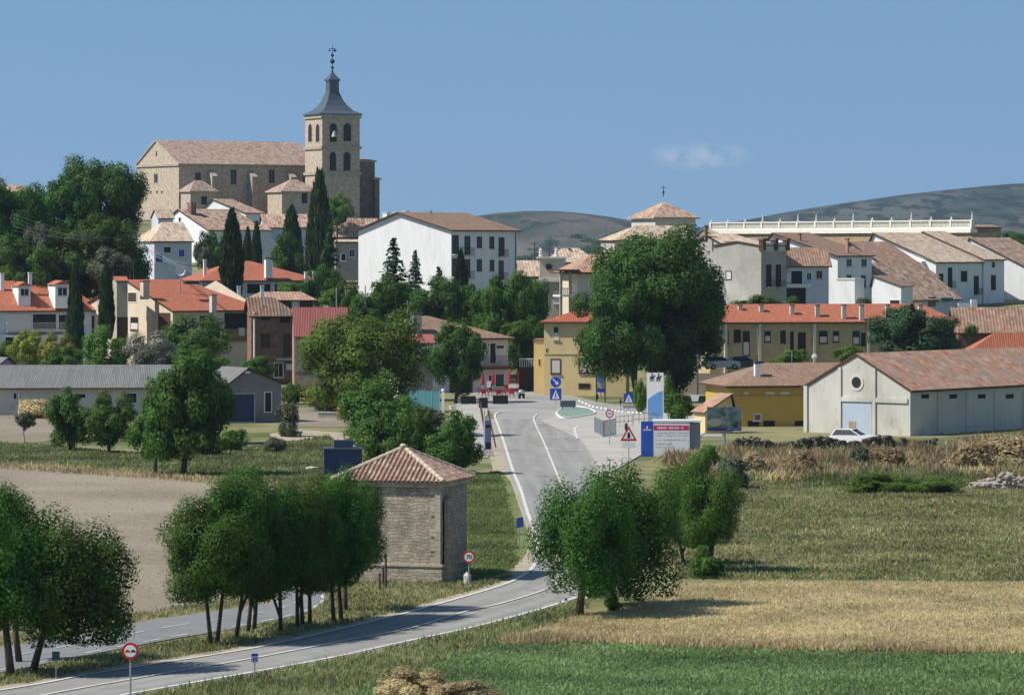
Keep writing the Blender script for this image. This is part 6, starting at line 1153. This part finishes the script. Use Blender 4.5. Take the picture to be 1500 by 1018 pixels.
tag(q.build('rubble_heap', mk('pale rubble', (.40,.36,.30), (.27,.24,.2), 1.5), None, c), 'pale heap of broken stones at the right end of the weed bank', 'rubble')
for i, (x, y, r_, lab) in enumerate(((1326,690,.5,'single pale boulder in the dry weed bank'), (350,636,.35,'pale stone at the end of the garage forecourt'), (455,690,.4,'pale stone left of the navy container'), (640,672,.3,'small white stone behind the chapel ridge'))): q = MB(); q.rock((0,0,r_*.4), r_, rr, 0, (1.6,1,.7)); tag(q.build('boulder', M['concrete'], None, G(x,y)), lab, 'stone')
for i, (x, y, s_) in enumerate(((781,374,1), (806,372,1))):
    B = P(x+2 if i == 0 else x-2, 395, F/9.4); t = thing('pylon', ('dark power pylon behind the left pinnacle of the mansion', 'dark power pylon behind the right pinnacle of the mansion')[i], 'pylon', B); q = MB(); q.tube((0,0,-3),(0,0,4.4),.14,.1); q.build('pole', M['slate'], t); q = MB(); q.box(-.6,.6,-.06,.06,4.0,4.12); q.build('crossarm', M['slate'], t)

# ================================================================== CAMERA, SKY, SUN, AIR
def air():
    q = MB(); q.box(-9500, 9500, -80, 7200, -70, 150); m = bpy.data.materials.new('pale air'); m.use_nodes = True; nt = m.node_tree; nt.nodes.remove(nt.nodes['Principled BSDF']); v = nt.nodes.new('ShaderNodeVolumePrincipled'); v.inputs['Color'].default_value = (.62,.80,1.0,1); v.inputs['Density'].default_value = HAZE; v.inputs['Anisotropy'].default_value = .3; nt.links.new(v.outputs[0], nt.nodes['Material Output'].inputs['Volume'])
    o = q.build('haze', m, None); struct(o, 'stuff')
HAZE = 6e-5
air()
w = bpy.data.worlds.new('World'); SC.world = w; w.use_nodes = True; nt = w.node_tree; bg = nt.nodes['Background']
sk = nt.nodes.new('ShaderNodeTexSky'); sk.sky_type = 'NISHITA'; sk.sun_disc = False; EL, AZ = math.radians(48), math.radians(76)
S = Vector((-math.sin(AZ)*math.cos(EL), -math.cos(AZ)*math.cos(EL), math.sin(EL)))
sk.sun_elevation = EL; sk.sun_rotation = math.atan2(S.x, S.y); sk.altitude = 900; sk.air_density = 1.0; sk.dust_density = 0.0; sk.ozone_density = 4.0
tcs = N(nt, 'TexCoord'); ads = N(nt, 'VectorMath', operation='ADD'); ads.inputs[1].default_value = (0, 0, .25); nms = N(nt, 'VectorMath', operation='NORMALIZE'); nt.links.new(tcs.outputs['Generated'], ads.inputs[0]); nt.links.new(ads.outputs[0], nms.inputs[0]); nt.links.new(nms.outputs[0], sk.inputs[0])
def sky_cloud():          # one thin wisp of cloud at infinity, low in the sky
    L = nt.links.new; tc = N(nt, 'TexCoord'); c = P(1024, 229, 1.0)-Vector((0,0,CZ)); c = Vector((c.x, 1, (HZ-229)/F)).normalized()
    rt = Vector((c.y, -c.x, 0)).normalized(); up = rt.cross(c); vs = []
    for ax, k in ((rt, F/88), (up, F/24)):
        d = N(nt, 'VectorMath', operation='DOT_PRODUCT'); L(tc.outputs['Generated'], d.inputs[0]); d.inputs[1].default_value = ax; m = N(nt, 'Math', operation='MULTIPLY_ADD'); L(d.outputs['Value'], m.inputs[0]); m.inputs[1].default_value = k; m.inputs[2].default_value = -c.dot(ax)*k; vs.append(m)
    fw = N(nt, 'VectorMath', operation='DOT_PRODUCT'); L(tc.outputs['Generated'], fw.inputs[0]); fw.inputs[1].default_value = c
    cb = N(nt, 'CombineXYZ'); L(vs[0].outputs[0], cb.inputs[0]); L(vs[1].outputs[0], cb.inputs[1]); ln = N(nt, 'VectorMath', operation='LENGTH'); L(cb.outputs[0], ln.inputs[0])
    no = N(nt, 'TexNoise'); no.inputs['Scale'].default_value = 1.1; no.inputs['Detail'].default_value = 6; no.inputs['Roughness'].default_value = .55; mp = N(nt, 'Mapping'); mp.inputs['Scale'].default_value = (2.2, .9, 1); mp.inputs['Rotation'].default_value = (0, 0, .35); mp.inputs['Location'].default_value = (3.1, 1.7, 0); L(cb.outputs[0], mp.inputs[0]); L(mp.outputs[0], no.inputs['Vector'])
    r1 = N(nt, 'MapRange'); r1.inputs[1].default_value = 1.0; r1.inputs[2].default_value = .15; L(ln.outputs['Value'], r1.inputs[0]); r2 = N(nt, 'MapRange'); r2.inputs[1].default_value = .35; r2.inputs[2].default_value = .75; L(no.outputs['Fac'], r2.inputs[0])
    gt = N(nt, 'Math', operation='GREATER_THAN'); L(fw.outputs['Value'], gt.inputs[0]); gt.inputs[1].default_value = .5
    a = N(nt, 'Math', operation='MULTIPLY'); L(r1.outputs[0], a.inputs[0]); L(r2.outputs[0], a.inputs[1]); b = N(nt, 'Math', operation='MULTIPLY'); L(a.outputs[0], b.inputs[0]); L(gt.outputs[0], b.inputs[1]); b2 = N(nt, 'Math', operation='MULTIPLY'); L(b.outputs[0], b2.inputs[0]); b2.inputs[1].default_value = .75
    mx = N(nt, 'MixRGB'); L(b2.outputs[0], mx.inputs[0]); L(sk.outputs[0], mx.inputs[1]); mx.inputs[2].default_value = (4.3, 4.6, 5.4, 1); tn = N(nt, 'MixRGB', blend_type='MULTIPLY'); tn.inputs[0].default_value = 1; L(mx.outputs[0], tn.inputs[1]); tn.inputs[2].default_value = (1.0, 1.02, .89, 1); L(tn.outputs[0], bg.inputs[0])
sky_cloud(); bg.inputs[1].default_value = .13
su = bpy.data.lights.new('sun', 'SUN'); su.energy = 4.8; su.angle = math.radians(.5); su.color = (1, .945, .865); so = bpy.data.objects.new('sun', su); COL.objects.link(so); so.rotation_euler = S.to_track_quat('Z', 'Y').to_euler(); so.location = (-60, 40, 90)
cd = bpy.data.cameras.new('camera'); cam = bpy.data.objects.new('camera', cd); COL.objects.link(cam); cam.location = (0, 0, CZ); cam.rotation_euler = (math.pi/2, 0, 0)
cd.sensor_width = 36; cd.lens = 36*F/1500; cd.shift_y = -(509-HZ)/1500; cd.clip_start = 1; cd.clip_end = 60000; SC.camera = cam
SC.view_settings.view_transform = 'Standard'; SC.view_settings.look = 'None'; SC.view_settings.exposure = .26; SC.view_settings.gamma = 1
SC.cycles.max_bounces = 6; SC.cycles.volume_bounces = 0; SC.cycles.transparent_max_bounces = 4
